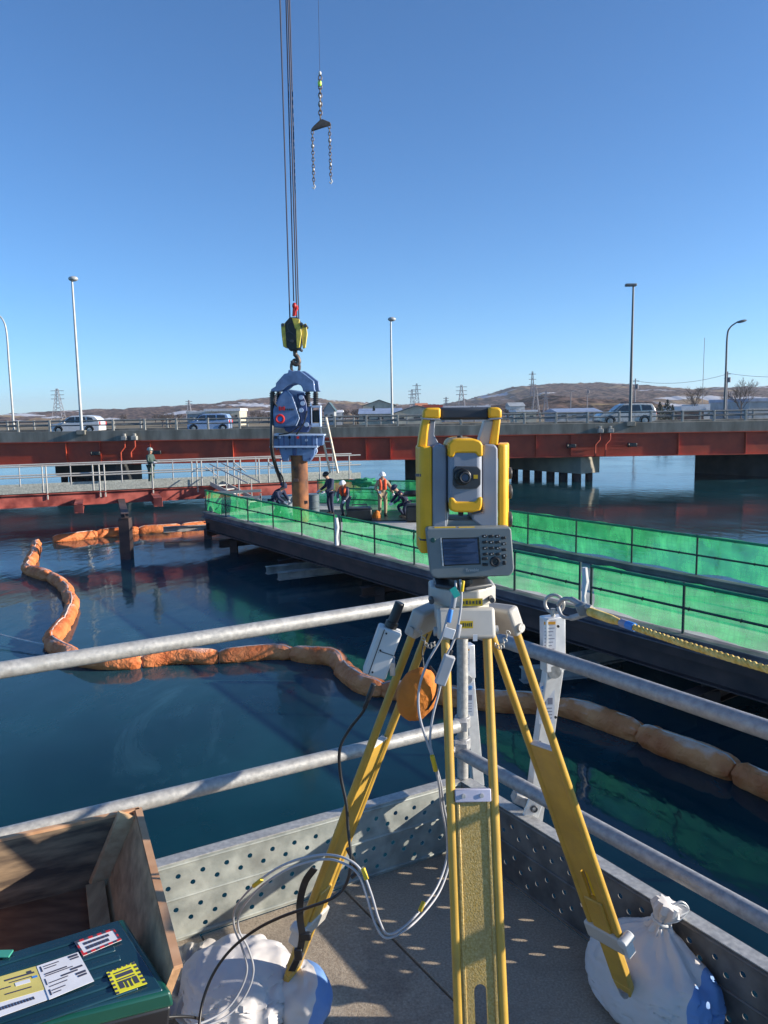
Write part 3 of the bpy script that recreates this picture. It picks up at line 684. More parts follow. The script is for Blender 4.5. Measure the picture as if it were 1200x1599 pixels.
person('worker in dark jacket standing with head bowed right of the rusty pile', aty(517, 790, 32.8).xy.to_3d()+Z*DK, R(-60), NAVYC, NAVYC, BLK,
       dict(che=(0, -.06, 1.36), nec=(0, -.1, 1.48), jaw=(0, -.15, 1.54), hea=(0, -.18, 1.64), nos=(0, -.28, 1.57), lk=(-.14, -.05, .5), la=(-.2, .06, .1), lt=(-.22, -.12, .04),
            le=(-.3, -.1, 1.15), re=(.28, -.12, 1.12), lw=(-.34, -.3, 1.02), rw=(.2, -.34, 1.0)), 1.06)
person('worker in white helmet and red life vest bending beside the dark-jacketed one', aty(540, 800, 32.2).xy.to_3d()+Z*DK, R(-25), GRYC, GRYC, HELM,
       dict(pel=(0, .1, .80), lh=(-.1, .08, .76), rh=(.1, .08, .76), spi=(0, .0, .98), che=(0, -.1, 1.16), nec=(0, -.16, 1.27), jaw=(0, -.2, 1.33), hea=(0, -.22, 1.42), nos=(0, -.32, 1.36),
            ls=(-.18, -.1, 1.2), rs=(.18, -.1, 1.2), le=(-.26, -.2, .95), re=(.26, -.2, .95), lw=(-.14, -.4, .8), rw=(.2, -.42, .74), lk=(-.13, -.12, .43), rk=(.14, -.12, .43)), 1.0, VEST)
person('worker in khaki suit with orange life vest and white helmet standing at right', aty(598, 805, 32.0).xy.to_3d()+Z*DK, R(12), KHAC, KHAC, HELM,
       dict(le=(-.30, -.04, 1.16), lw=(-.2, -.26, 1.05), re=(.34, -.05, 1.18), rw=(.42, -.12, .95), hea=(0, -.04, 1.68), jaw=(0, -.05, 1.57)), 1.04, VEST)

def drum(u, v, y, m, label):
    q = aty(u, v, y); o = thing('drum', (q.x, q.y, DK), label, 'drum')
    B().cyl((q.x, q.y, DK), (q.x, q.y, DK+.85), .28, 20).build('shell', m, o, bevel=.02)
    for z in (.02, .28, .56, .84): B().ring((q.x, q.y, DK+z), Z, .285, .018, 24, 6).build('hoop', m, o)
drum(449, 788, 32.8, M('drum grey', (.20, .25, .28), .6), 'grey drum left of the rusty pile')
drum(489, 788, 33.4, M('drum blue grey', (.10, .14, .17), .6), 'dark drum right of the rusty pile')
person('worker in dark overalls crouching at the black machine, next to the instrument', aty(632, 800, 31.6).xy.to_3d()+Z*DK, R(-70), NAVYC, NAVYC, NAVYC,
       dict(pel=(0, .12, .62), spi=(0, -.02, .80), che=(0, -.17, .96), nec=(0, -.28, 1.06), jaw=(0, -.35, 1.10), hea=(0, -.40, 1.20), nos=(0, -.50, 1.13),
            ls=(-.18, -.2, .98), rs=(.18, -.2, .98), le=(-.25, -.34, .76), re=(.25, -.34, .76), lw=(-.15, -.52, .62), rw=(.15, -.52, .62),
            lh=(-.1, .1, .58), lk=(-.18, -.24, .44), rh=(.1, .1, .58), rk=(.18, -.1, .36)), 1.05)
# black gear on the deck behind the workers
def gear(u, v, y, w_, h_, label):
    q = aty(u, v, y); base = V((q.x, q.y, DK))
    o = thing('equipment_case', base, label, 'equipment')
    B().box(base+V((0, 0, h_*.42)), (w_, .6, h_*.8)).build('housing', BLK, o, bevel=.06)
    B().box(base+V((0, 0, h_*.87)), (w_*.9, .55, h_*.1)).build('lid', DGR, o, bevel=.02)
    B().tube([base+V((-w_*.3, 0, h_*.9)), base+V((-w_*.3, 0, h_*1.08)), base+V((w_*.3, 0, h_*1.08)), base+V((w_*.3, 0, h_*.9))], .025, 8).build('handle', DGR, o)
gear(562, 800, 31.0, 1.0, .6, 'black equipment case on deck between the two helmeted workers')
gear(650, 800, 30.4, .8, .8, 'black machine on deck partly hidden by the survey instrument')
ob_ = B().ell(aty(588, 806, 31.4), (.17, .12, .27), 18, 12, Matrix.Rotation(R(15), 3, 'Y'), lambda a: 1+.25*noise.noise(a*2.5)-.15*a.z).build('orange_bag', ORG, loc=aty(588, 806, 31.4)); tag(ob_, 'small orange bag hanging at the khaki worker', 'bag')
hc = aty(645, 775, 31.0); hb = B()
for k in range(4): hb.ring((hc.x, hc.y, DK+1.0+.04*k), (0, .2, 1), .38-.02*k, .035, 24, 6)
tag(hb.build('hose_coil', BLK, loc=(hc.x, hc.y, DK+1.0)), 'black hose coil lying on the black machine', 'hose')
gt = thing('tarpaulin', aty(575, 745, 36).xy.to_3d()+Z*DK, 'green tarpaulin bundle at the far netted railing', 'tarpaulin')
tb = aty(570, 756, 36.0); B().ell((tb.x, tb.y, DK+1.1), (.6, .35, .2), 24, 14, None, lambda a: 1+.45*noise.noise(a*3)).build('bundle', GRNH, gt)

# ------------------------------------------------------------------ red gangway at left
GA, GB = V((-24, 32.0, 0)), V((-1.2, 40.3, 0)); gd = (GB-GA).normalized(); ge = V((-gd.y, gd.x, 0))
gw = thing('gangway', (GA.x, GA.y, 1.65-3.3), 'red steel gangway with galvanised handrails leading in from the left', 'gangway')
GL = (GB-GA).length; gz = 1.65-3.25
B().prism([(0, 0), (GL, 0), (GL, 1.5), (0, 1.5)], GA+Z*(gz-.03), gd, ge, Z, .06).build('deck', DECKM, gw)
for off in (.05, 1.45):
    B().ibeam(GA+ge*off+Z*(gz-.45), GB+ge*off+Z*(gz-.45), .3, .6, .03).build('main_beam', REDD, gw, smooth=False)
for off, nm in ((-.03, 'n'), (1.53, 'f')):
    B().bar(GA+ge*off+Z*(gz+.05), GB+ge*off+Z*(gz+.05), .03, .32).build('toe_board', BOARD, gw)
    for hh in (1.12, .62): B().tube([GA+ge*off+Z*(gz+hh), GB+ge*off+Z*(gz+hh)], .035, 8).build('handrail', GALV, gw)
for u in (-60, 66, 72, 145, 155, 163, 238, 300, 308, 315, 356, 366, 376, 405, 420, 440, 500, 546):
    # on the near rail line
    d = ray(u, 740); t = (ge.dot(GA)-.03)/ge.dot(d); q = d*t
    zb_ = gz-.42 if u in (72, 155, 163, 238, 308, 366) else gz-.1
    B().tube([(q.x, q.y, zb_), (q.x, q.y, gz+1.15)], .035, 8).build('handrail_post', GALV, gw)
for u in (30, 110, 190, 270, 340, 400, 460, 520):
    d = ray(u, 735); t = (ge.dot(GA)+1.53)/ge.dot(d); q = d*t
    B().tube([(q.x, q.y, gz-.1), (q.x, q.y, gz+1.15)], .03, 8).build('handrail_post', GALVR, gw)
for (u, v) in ((320, 728), (365, 722), (420, 722)):
    d = ray(u, v); t = (ge.dot(GA)-.1)/ge.dot(d); q = EYE+d*t
    B().tube([q, q+gd*.6-Z*.5], .028, 8).build('brace', GALVR, gw)
for (u, v) in ((123, 794), (247, 784)):
    q = aty(u, v, 33.4 if u == 123 else 34.6); e = q+ge*2.6
    B().ibeam(q, e, .35, .4, .03).box(q+V((0, 0, 0)), (.4, .03, .42)).build('cross_beam', REDD, gw, smooth=False)
pq = atz(199, 872, WZ)
pp = thing('support_pile', (pq.x, pq.y, WZ), 'dark square steel pile rising from the water under the red gangway', 'pile')
topz = gz-.78
B().bar((pq.x, pq.y, WZ-1.5), (pq.x, pq.y, topz), .42, .42).build('shaft', STEELD, pp)
q2 = V((pq.x, pq.y, 0))
B().ibeam(q2-ge*.3+Z*(topz+.02+.1), q2+ge*6+Z*(topz+.12), .3, .2).build('cap_beam', STEELD, pp, smooth=False)
# narrow steps between gangway and platform
sp_ = thing('access_steps', (-6.3, 35.6, DK), 'galvanised access steps joining the gangway to the platform', 'steps')
a0, a1 = V((-8.2, 37.6, gz)), V((-6.0, 35.6, DK+.25))
for e in (-.35, .35):
    B().bar(a0+V((e*.7, e*.7, 0)), a1+V((e*.7, e*.7, 0)), .05, .2).build('stringer', GALV, sp_)
    B().tube([a0+V((e*.7, e*.7, .95)), a1+V((e*.7, e*.7, .95))], .03, 8).build('handrail', GALV, sp_)
for k in range(5):
    c = a0+(a1-a0)*((k+.5)/5); B().box(c, (.5, .5, .04), Matrix.Rotation(R(45), 3, 'Z')).build('tread', GALV, sp_)
for k in range(3):
    for e in (-.35, .35):
        c = a0+(a1-a0)*((k+.3)/3)+V((e*.7, e*.7, 0)); B().tube([c, c+Z*.95], .025, 8).build('handrail_post', GALV, sp_)
wb_ = thing('steel_bench', aty(365, 775, 34.5), 'low galvanised steel platform rail frame behind the near green net at left', 'frame')
for v in (768, 778):
    a, b_ = aty(330, v+2, 34.5), aty(408, v-2, 34.5); B().bar(a, b_, .06, .12).build('cross_rail', GALV, wb_)
for u in (331, 370, 407):
    a = aty(u, 770, 34.5); B().bar((a.x, a.y, a.z), (a.x, a.y, DK), .06, .06).build('leg', GALV, wb_)
person('worker in olive overalls standing on the red gangway facing right', V((aty(236, 740, 36.9).x, 36.9, gz)), R(70), GRNC, GRNC, M('grey green helmet', (.25, .33, .31), .4),
       dict(le=(-.26, -.05, 1.15), lw=(-.2, -.3, 1.12), re=(.26, -.05, 1.15), rw=(.2, -.3, 1.12)), 1.0)

# ------------------------------------------------------------------ hammer, pile, crane tackle (plane at HY)
HY = 31.0; K_ = HY/1200.0
def hp(a, b_): # from detail coordinates of the hammer to world
    return aty(400+a/8.571, 560+b_/8.571, HY)
O_ = hp(510, 1280)
def poly_h(pts):
    out = []
    for (a, b_) in pts:
        p = hp(a, b_); out.append((p.x-O_.x, p.z-O_.z))
    return out
hm = thing('vibratory_hammer', hp(510, 1370), 'blue vibratory pile hammer hanging from the crane and gripping the rusty pile', 'pile hammer')
def hpr(name, pts, t, yo, m, parent=None, bevel=.03):
    return B().prism(poly_h(pts), (O_.x, HY+yo, O_.z), X, Z, Y, t).build(name, m, parent or hm, bevel=bevel)
yoke = [(225, 445), (225, 415), (290, 375), (290, 335), (400, 212), (450, 200), (458, 155), (520, 175), (600, 165), (650, 195), (790, 305), (803, 420), (820, 445), (650, 445), (640, 400), (620, 365), (545, 338), (450, 365), (385, 420), (330, 445)]
hpr('yoke', yoke, .25, -.42, HBLU)
hpr('yoke', [(a+38, b_-8) for a, b_ in yoke[:]], .2, .45, HBLU)
hpr('yoke_spacer', [(400, 212), (650, 205), (640, 330), (430, 350)], .62, .03, HBLU)
for a in (232, 292, 700, 790):
    y = -.25 if a in (232, 700) else .3
    B().cyl(hp(a, 440)+V((0, y, 0)), hp(a, 640)+V((0, y, 0)), .09, 14).build('spring_rod', BLK, hm)
    rb = B()
    for k in range(6): rb.ring(hp(a, 470+28*k)+V((0, y, 0)), Z, .1, .025, 14, 6)
    rb.build('spring', BLK, hm)
hpr('gear_case', [(300, 560), (245, 640), (250, 900), (272, 920), (690, 965), (732, 920), (728, 620), (640, 440), (470, 415), (370, 440)], .95, .25, HBLU, bevel=.06)
fc = hpr('gear_cover', [(400, 428), (345, 480), (262, 640), (250, 690), (252, 890), (275, 918), (545, 900), (590, 800), (560, 650), (505, 490), (455, 432)], .3, -.35, HBLU, bevel=.07)
hpr('cover_edge', [(448, 428), (500, 490), (556, 650), (600, 800), (560, 892), (545, 902), (590, 800), (548, 655), (492, 500), (438, 432)], .34, -.33, HBLL, bevel=.01)
B().ring(hp(345, 805)+V((0, -.53, 0)), Y, .145, .045, 28, 8).build('ring_emblem', ORED, fc)
B().cyl(hp(345, 805)+V((0, -.52, 0)), hp(345, 805)+V((0, -.49, 0)), .11, 20).build('emblem_disc', BLUE, fc)
mk = B()
for k, wd in enumerate((.07, .05, .07)): mk.box(hp(340+28*k, 668)+V((0, -.51, 0)), (wd, .02, .12 if k % 2 else .16))
mk.build('lettering', ORED, fc)
mk = B()
for k in range(5): mk.box(hp(420+24*k, 680)+V((0, -.51, 0)), (.05, .02, .07))
mk.build('lettering', DGR, fc)
hpr('drive_motor', [(560, 470), (640, 470), (690, 600), (700, 760), (620, 900), (600, 640)], .25, -.28, HBLD)
for (a, b_) in ((620, 520), (620, 690), (690, 880), (640, 600)):
    B().cyl(hp(a, b_)+V((0, -.5, 0)), hp(a, b_)+V((0, -.38, 0)), .09, 12).build('motor_cap', HBLL, hm)
hpr('lower_housing', [(385, 905), (400, 960), (450, 985), (690, 985), (735, 930), (735, 880), (400, 880)], .7, .05, HBLD)
fr = B()
for (a, b_, c_, d_) in ((740, 630, 760, 905), (850, 640, 872, 905), (740, 630, 872, 655), (740, 865, 872, 910)):
    p, q = hp(a, b_), hp(c_, d_); fr.box(((p.x+q.x)/2, HY+.1, (p.z+q.z)/2), (abs(p.x-q.x), .7, abs(p.z-q.z)))
fr.build('guard_frame', HBLL, hm, bevel=.01)
hpr('guard_motor', [(765, 690), (848, 690), (848, 850), (765, 850)], .5, .1, BLK)
hpr('flange', [(215, 1022), (830, 1022), (830, 1165), (215, 1165)], .9, 0, HBLU)
hpr('flange_rim', [(205, 1160), (835, 1160), (835, 1185), (205, 1185)], 1.0, 0, HBLL, bevel=.01)
hpr('flange_top', [(260, 1000), (925, 1010), (925, 1030), (215, 1030)], .95, 0, HBLL, bevel=.01)
hpr('flange_lug', [(832, 1030), (915, 1030), (900, 1160), (832, 1165)], .6, .1, HBLU)
for a in (255, 330, 395, 470, 540, 620, 690, 770):
    p = hp(a, 1092); B().box((p.x, HY-.47, p.z), (.035, .06, .40)).build('rib', HBLD, hm)
for a, m_ in ((335, HBLL), (470, BLK), (578, ORED), (690, HBLL), (290, BLK)):
    p = hp(a, 1050 if a != 690 else 1085); B().cyl((p.x, HY-.5, p.z), (p.x, HY-.44, p.z), .055, 12).build('bolt', m_, hm)
for (a, b_) in ((232, 1035), (232, 1150), (815, 1040), (815, 1150), (300, 1200), (780, 1200), (350, 1340), (740, 1330), (420, 1200), (650, 1200)):
    p = hp(a, b_); B().cyl((p.x, HY-.49, p.z), (p.x, HY-.34, p.z), .04, 8).build('bolt', HBLD, hm)
for (pa, pb2, pc) in (((300, 640), (262, 560), (300, 470)), ((600, 900), (480, 985), (330, 1010)), ((700, 700), (660, 860), (560, 1010))):
    B().tube(smoothpath([hp(*pa)+V((0, -.5, 0)), hp(*pb2)+V((0, -.62, 0)), hp(*pc)+V((0, -.5, 0))], 6), .028, 8).build('hydraulic_hose', BLK, hm)
hpr('clamp', [(320, 1186), (810, 1186), (790, 1290), (735, 1372), (640, 1365), (630, 1290), (460, 1290), (450, 1365), (370, 1365), (345, 1280)], .7, 0, HBLU)
hpr('clamp_jaw', [(500, 1186), (560, 1186), (555, 1290), (505, 1290)], .78, 0, HBLD)
lg = B().ring(hp(760, 1230)+V((0, -.1, 0)), Y, .17, .035, 18, 6, 1.0); lg.build('shackle', HBLL, hm)
B().tube(smoothpath([hp(235, 450)+V((0, -.3, 0)), hp(232, 700)+V((0, -.35, 0)), hp(238, 1000)+V((0, -.56, 0)), hp(236, 1200)+V((0, -.5, 0)), hp(262, 1380)+V((0, -.3, 0)), hp(288, 1543)+V((0, .2, 0)), hp(292, 1660)+V((0, .9, 0))], 8), .075, 10).build('hydraulic_hose', BLK, hm)
B().tube(smoothpath([hp(260, 1500), hp(330, 1560)+V((0, .2, 0)), hp(345, 1700)+V((0, .6, 0)), hp(290, 1760)+V((0, .9, 0))], 8), .03, 8).build('hydraulic_hose', BLK, hm)
# rusty pile
pt, pb_ = hp(577, 1285), None
rp = thing('steel_pipe_pile', (pt.x, HY, WZ), 'rusty brown steel pipe pile standing under the blue hammer', 'pile')
B().cyl((pt.x, HY, WZ-1.5), (pt.x, HY, pt.z), .335, 32).build('pipe', RUST, rp)
for (dx, zz, w_) in ((-.12, -1.0, .2), (.24, -1.9, .16), (-.2, -.5, .12)):
    a = math.asin(dx/.335); B().box((pt.x+dx*1.0, HY-.335*math.cos(a)-.02, pt.z+zz), (w_, .06, .12)).build('lug', STEELD, rp, bevel=.01)
# hook block and falls
def bp(a, b_): return aty(400+a/4.0, 440+b_/4.0, HY)
hk = thing('crane_hook_block', bp(240, 440), 'black and yellow crane hook block hanging on wire ropes above the blue hammer', 'hook block')
def bpr(name, pts, t, yo, m, bevel=.02):
    pp_ = [(bp(a, b_).x, bp(a, b_).z) for a, b_ in pts]; return B().prism(pp_, (0, HY+yo, 0), X, Z, Y, t).build(name, m, hk, bevel=bevel)
bpr('sheave_housing', [(185, 260), (215, 225), (265, 225), (285, 260), (290, 380), (275, 425), (215, 432), (190, 400)], .5, 0, BLK)
bpr('cheek_plate', [(162, 268), (185, 262), (196, 415), (176, 408), (166, 330)], .55, -.05, CYEL)
for (a, b_) in ((255, 290), (290, 325)):
    bpr('cheek_plate', [(a, 250 if a < 270 else 275), (b_-8, 262), (b_, 330), (b_-12, 415), (a+6, 420), (a+2, 350)], .12, -.3 if a < 270 else -.2, CYEL)
bpr('cheek_plate', [(230, 232), (280, 240), (272, 290), (250, 300)], .1, -.32, CYEL)
for (a, b_, r_) in ((240, 300, .3), (222, 350, .25)):
    B().ring(bp(a, b_)+V((0, -.2, 0)), Y, r_, .06, 24, 8, .6).build('sheave', DGR, hk)
for (a, b_) in ((175, 275), (290, 270), (230, 375), (315, 280), (280, 425)):
    B().cyl(bp(a, b_)+V((0, -.42, 0)), bp(a, b_)+V((0, .3, 0)), .06, 12).build('bolt', DGR, hk)
B().cyl(bp(244, 425), bp(246, 462), .09, 12).build('hook_swivel', CHAIN, hk)
hook = [bp(246, 455), bp(262, 475), bp(268, 500), bp(252, 515), bp(232, 505), bp(228, 490)]
B().tube(smoothpath(hook, 6), [.09]*30+[.04], 10).build('hook', CHAIN, hk)
B().ring(bp(246, 530), Y, .27, .06, 22, 8, .6, X).build('shackle', CHAIN, hk)
B().cyl(bp(236, 215), bp(240, 140), .06, 12).ell(bp(240, 150), (.09, .09, .13)).build('swivel_link', ORED, hk)
B().tube([bp(252, 150), bp(256, 165), bp(246, 185), bp(244, 210)], .06, 8).build('safety_latch', ORED, hk)
rp_ = thing('wire_ropes', bp(240, 215), 'dark parallel crane wire ropes rising out of the frame above the hook block', 'wire rope')
def ropes(u0, u1, v1, yy, r_=.022):
    a = aty(u1, v1, HY+yy); d = (aty(u0, 0, HY+yy)-a); return B().tube([a, a+d*2.3], r_, 6).build('rope', CABLE, rp_)
ropes(437.5, 453, 497, 0, .028); ropes(447, 459, 470, .05, .026); ropes(450, 464, 500, 0, .03); ropes(452.5, 467, 500, .15, .026)
# second sling
def sp(a, b_): return aty(400+a/5.0, b_/5.0, HY)
sg = thing('chain_sling', sp(505, 960), 'two-legged lifting chain hanging from a small brown spreader plate in the sky', 'lifting sling')
B().tube([sp(487, -900), sp(487, 0), sp(498, 560)], .008, 5).build('rope', CABLE, sg)
B().ell(sp(499, 570), (.06, .06, .08)).build('ball', WPL, sg)
B().ell(sp(498, 650), (.08, .08, .12)).build('tag', M('lime tag', (.5, .8, .1), .5), sg)
def chain(a, b_, r_, name='chain', m=CHAIN):
    a, b_ = V(a), V(b_); L = (b_-a).length; n_ = max(2, int(L/(r_*2.6))); mb = B(); d = (b_-a).normalized()
    for i in range(n_):
        c = a+(b_-a)*((i+.5)/n_); ax = X if i % 2 else Y
        mb.ring(c, ax, r_*1.7, r_*.42, 12, 5, .6, ax.cross(d))
    return mb.build(name, m, sg)
chain(sp(500, 590), sp(503, 930), .06)
for b_ in (755, 808): B().ell(sp(499, b_), (.055, .055, .07)).build('ball', WPL, sg)
pts = [(430, 1010), (450, 985), (500, 938), (520, 930), (580, 955), (588, 975), (520, 995), (440, 1022)]
B().prism([(sp(a, b_).x, sp(a, b_).z) for a, b_ in pts], (0, HY, 0), X, Z, Y, .12).build('spreader_plate', CHAIN, sg, bevel=.02)
for (a0_, b0_, a1_, b1_) in ((440, 1020, 452, 1440), (573, 975, 585, 1400)):
    chain(sp(a0_, b0_), sp(a1_, b1_), .045)
    for t in (.28, .72): q = sp(a0_, b0_).lerp(sp(a1_, b1_), t); B().ell(q, (.05, .05, .06)).build('link', WPL, sg)
    q = sp(a1_, b1_+15); B().tube([q+V((0, 0, .08)), q+V((.05, 0, 0)), q+V((0, 0, -.08)), q+V((-.05, 0, -.02))], .03, 8).build('end_hook', WPL, sg)
# ladder
ld = thing('ladder', aty(524, 742, 32.6), 'pale ladder leaning against the right side of the blue hammer', 'ladder')
lp = [(aty(497, 652, 31.6), aty(516, 738, 32.6)), (aty(509.5, 652, 31.6), aty(528, 738, 32.6))]
LADM = M('ladder cream', (.62, .56, .46), .6)
for a, b_ in lp: B().bar(a, b_, .06, .09).build('rail', LADM, ld)
b2 = B()
for k in range(8):
    t = (k+.4)/8; B().cyl(lp[0][0].lerp(lp[0][1], t), lp[1][0].lerp(lp[1][1], t), .022, 8).build('rung', LADM, ld)

# ------------------------------------------------------------------ silt fence floats
HEM = M('float hem', (.62, .50, .44), .8)
def boom(pix, label, r=.2, seg=1.7, seed=0):
    pts = smoothpath([atz(u, v, WZ+.12) for (u, v) in pix], 14)
    # resample by length
    ds = [0]
    for a, b_ in zip(pts, pts[1:]): ds.append(ds[-1]+(b_-a).length)
    L = ds[-1]
    def at_(s):
        for i in range(len(ds)-1):
            if s <= ds[i+1]: return pts[i].lerp(pts[i+1], (s-ds[i])/max(1e-6, ds[i+1]-ds[i]))
        return pts[-1]
    o = thing('silt_fence_float', pts[0], label, 'float', 'orange floating silt fence')
    ns = max(1, round(L/seg))
    for k in range(ns):
        s0, s1 = L*k/ns, L*(k+1)/ns; m_ = 44; pp = []; rr = []
        jig = random.uniform(-.05, .05); rk = r*random.uniform(.9, 1.08)
        for i in range(m_+1):
            t = i/m_; p = at_(s0+(s1-s0)*t); pp.append(p+V((noise.noise(V((s0+t*2, 1, seed)))*.06, noise.noise(V((s0+t*2, 5, seed)))*.06, .03*math.sin(t*PI)+jig*.5*math.sin(t*PI))))
            e = min(t, 1-t)*seg; rr.append(rk*(.62+.38*min(1, e/.20)**.6))
        def rf(i, kk, s0=s0, rk=rk):
            t = i/44; a = 2*PI*kk/28; e = min(t, 1-t)
            return 1+.09*noise.noise(V((math.cos(a)*1.6, math.sin(a)*1.6, (s0+t)*2.6+seed)))+.13*(.4-abs(noise.noise(V((math.cos(a)*2.2, math.sin(a)*2.2, (s0+t*1.7)*3.7+seed)))))+.14*math.sin(a*5+seed+s0)*max(0, 1-e*4)+.06*noise.noise(V((math.cos(a)*3, math.sin(a)*3, (s0+t*1.7)*7)))
        fs_ = B().tube(pp, rr, 28, True, rf).build('float_segment', BOOM, o)
        B().tube([p+Z*(q_*(1.0+.05*noise.noise(p*3)))+V((.05*noise.noise(p*1.5), .05*noise.noise(p*1.3+V((3, 0, 0))), 0)) for p, q_ in zip(pp[::2], rr[::2])], .018, 6).build('hem', HEM, fs_)
    return o
boom([(83, 843), (130, 838), (190, 831), (260, 827), (330, 820), (338, 820)], 'orange float line lying behind the dark square pile at far left', .24, 1.9, 1)
boom([(57, 848), (52, 868), (44, 888), (62, 897), (85, 905), (103, 922), (112, 945), (106, 965), (93, 985), (80, 1003), (100, 1018), (140, 1033), (200, 1035), (270, 1028), (350, 1026), (420, 1020), (480, 1025), (522, 1030), (545, 1055), (570, 1072), (640, 1082), (740, 1094), (800, 1100), (850, 1103), (910, 1113), (970, 1135), (1040, 1165), (1110, 1190), (1170, 1216), (1230, 1245), (1330, 1290)], 'long orange float line curving across the water from left to right', .21, 1.75, 3)
a, b_ = atz(-60, 975, WZ+.3), atz(125, 1017, WZ+.15)
tag(B().tube(smoothpath([a, a.lerp(b_, .5)-Z*.05, b_], 6), .02, 6).build('mooring_rope', M('pale rope', (.5, .5, .5), .8), loc=a), 'thin pale rope running over the water to the bend of the orange float', 'rope')

# ------------------------------------------------------------------ near scaffold platform
C0 = V((.275, 2.748, 0))
Ld = V((-1, -.531, 0)).normalized(); Rd = V((.545, -.840, 0)).normalized()
LE, RE = C0+Ld*2.9, C0+Rd*3.2
pf = thing('scaffold_platform', (C0.x, C0.y, 0), 'scaffold platform with gritty brown floor planks in the foreground', 'platform')
# planks run along Rd
wv = C0-Rd*0; k = 0
per = V((Rd.y, -Rd.x, 0)); per = per if per.dot(Ld) > 0 else -per
nP = 6; pw = .50
for k in range(nP):
    a = C0+Ld*0; s0 = k*pw+.003; s1 = (k+1)*pw-.003
    # intersect with left board line
    def onleft(sx): t = sx/Ld.dot(per); return C0+Ld*t
    p, q = onleft(s0), onleft(s1)
    zt = .0 if k % 2 == 0 else -.003
    B().prism([(p.x, p.y), (q.x, q.y), (q.x+Rd.x*3.6, q.y+Rd.y*3.6), (p.x+Rd.x*3.6, p.y+Rd.y*3.6)], (0, 0, zt-.02), X, Y, Z, .04).build('floor_plank', FLOOR, pf, bevel=.002)
for q in (C0, LE, RE, LE+Rd*3.2):
    B().tube([(q.x, q.y, WZ-1), (q.x, q.y, -.05)], .05, 10).build('support_leg', GALVR, pf)
B().ibeam(C0-Z*.14, LE-Z*.14, .1, .16).build('floor_beam', GALVR, pf); B().ibeam(C0-Z*.14, RE-Z*.14, .1, .16).build('floor_beam', GALVR, pf)

def toeboard(p0, d, L, n_in, label, hgt=.265, BOARD=BOARD):
    o = thing('toe_board', (p0.x, p0.y, 0), label, 'toe board', 'perforated steel toe boards round the scaffold platform')
    bm = bmesh.new(); loops = []
    def loop(pts):
        vs = [bm.verts.new((x, 0, z)) for x, z in pts]; return [bm.edges.new((vs[i], vs[(i+1) % len(vs)])) for i in range(len(vs))]
    # panels between holes, built in strips so that each fill stays simple
    ed = loop([(0, .0), (L, .0), (L, hgt), (0, hgt)])
    x = .05; i = 0
    while x < L-.04:
        for (zz, off) in ((.218, 0), (.186, .033), (.108, .012), (.070, .045), (.036, .0)):
            if zz == .036 and i % 2: continue
            cx_ = x+off
            if cx_ > L-.03: continue
            ed += loop([(cx_+.0085*math.cos(-2*PI*q/10), zz+.0085*math.sin(-2*PI*q/10)) for q in range(10)])
        x += .078; i += 1
    bmesh.ops.triangle_fill(bm, use_beauty=True, use_dissolve=False, edges=ed)
    rot = Matrix((d, n_in, Z)).transposed().to_4x4()
    for q in bm.verts: q.co = rot @ q.co
    me = bpy.data.meshes.new('plate'); bm.to_mesh(me); bm.free(); me.materials.append(BOARD)
    pl = bpy.data.objects.new('perforated_plate', me); COL.objects.link(pl); pl.parent = o
    sd_ = pl.modifiers.new('s', 'SOLIDIFY'); sd_.thickness = .0022; sd_.offset = 0
    for zz, nm in ((hgt-.008, 'top'), (.146, 'mid'), (.012, 'low')):
        B().tube([p0+d*.0+n_in*.0015+Z*zz, p0+d*L+n_in*.0015+Z*zz], .0055, 8).build('stiffening_rib', BOARD, o)
    B().bar(p0-n_in*.022+Z*(hgt+.002), p0+d*L-n_in*.022+Z*(hgt+.002), .046, .003).build('top_flange', GALV, o)
    B().bar(p0-n_in*.045+Z*(hgt-.012), p0+d*L-n_in*.045+Z*(hgt-.012), .003, .03).build('flange_lip', GALV, o)
    return o
nL = V((Ld.y, -Ld.x, 0)); nL = nL if nL.dot(Rd) > 0 else -nL
nR = V((Rd.y, -Rd.x, 0)); nR = nR if nR.dot(Ld) > 0 else -nR
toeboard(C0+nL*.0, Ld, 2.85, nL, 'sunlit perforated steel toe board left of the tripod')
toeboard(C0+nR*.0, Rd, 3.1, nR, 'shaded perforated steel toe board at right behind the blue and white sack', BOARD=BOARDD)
# guard rails
def pipe(a, b_, label, m=GALV, ext0=0, ext1=0):
    d = (V(b_)-V(a)).normalized(); a = V(a)-d*ext0; b_ = V(b_)+d*ext1
    o = B().tube([a, b_], .0243, 20).build('guard_rail', m, loc=a); tag(o, label, 'guard rail', 'galvanised guard rail pipes'); return o
pipe(atz(0, 1047, .95), atz(650, 943, .95), 'upper galvanised guard rail pipe left of the tripod', GALV, 1.2, .13)
pipe(atz(0, 1307, .49), atz(690, 1140, .49), 'lower galvanised guard rail pipe left of the tripod, passing behind the wooden box', GALV, 1.2, .07)
def onR(u, v, z=None):
    d = ray(u, v); k = 3.17/(d.y+1.54*d.x); return EYE+d*k
pipe(onR(800, 1005), onR(1200, 1140), 'upper galvanised guard rail pipe at right crossing the white strut', GALVR, .25, 1.2)
pipe(onR(710, 1170), onR(1200, 1440), 'lower galvanised guard rail pipe at right above the blue and white sack', GALVR, .03, 1.2)
cpz = C0+V((.01, .035, 0))
po = thing('corner_post', (cpz.x, cpz.y, 0), 'galvanised corner post with pipe clamps behind the front tripod leg', 'post')
B().tube([(cpz.x, cpz.y, -.3), (cpz.x, cpz.y, .98)], .0213, 18).build('tube', GALV, po)
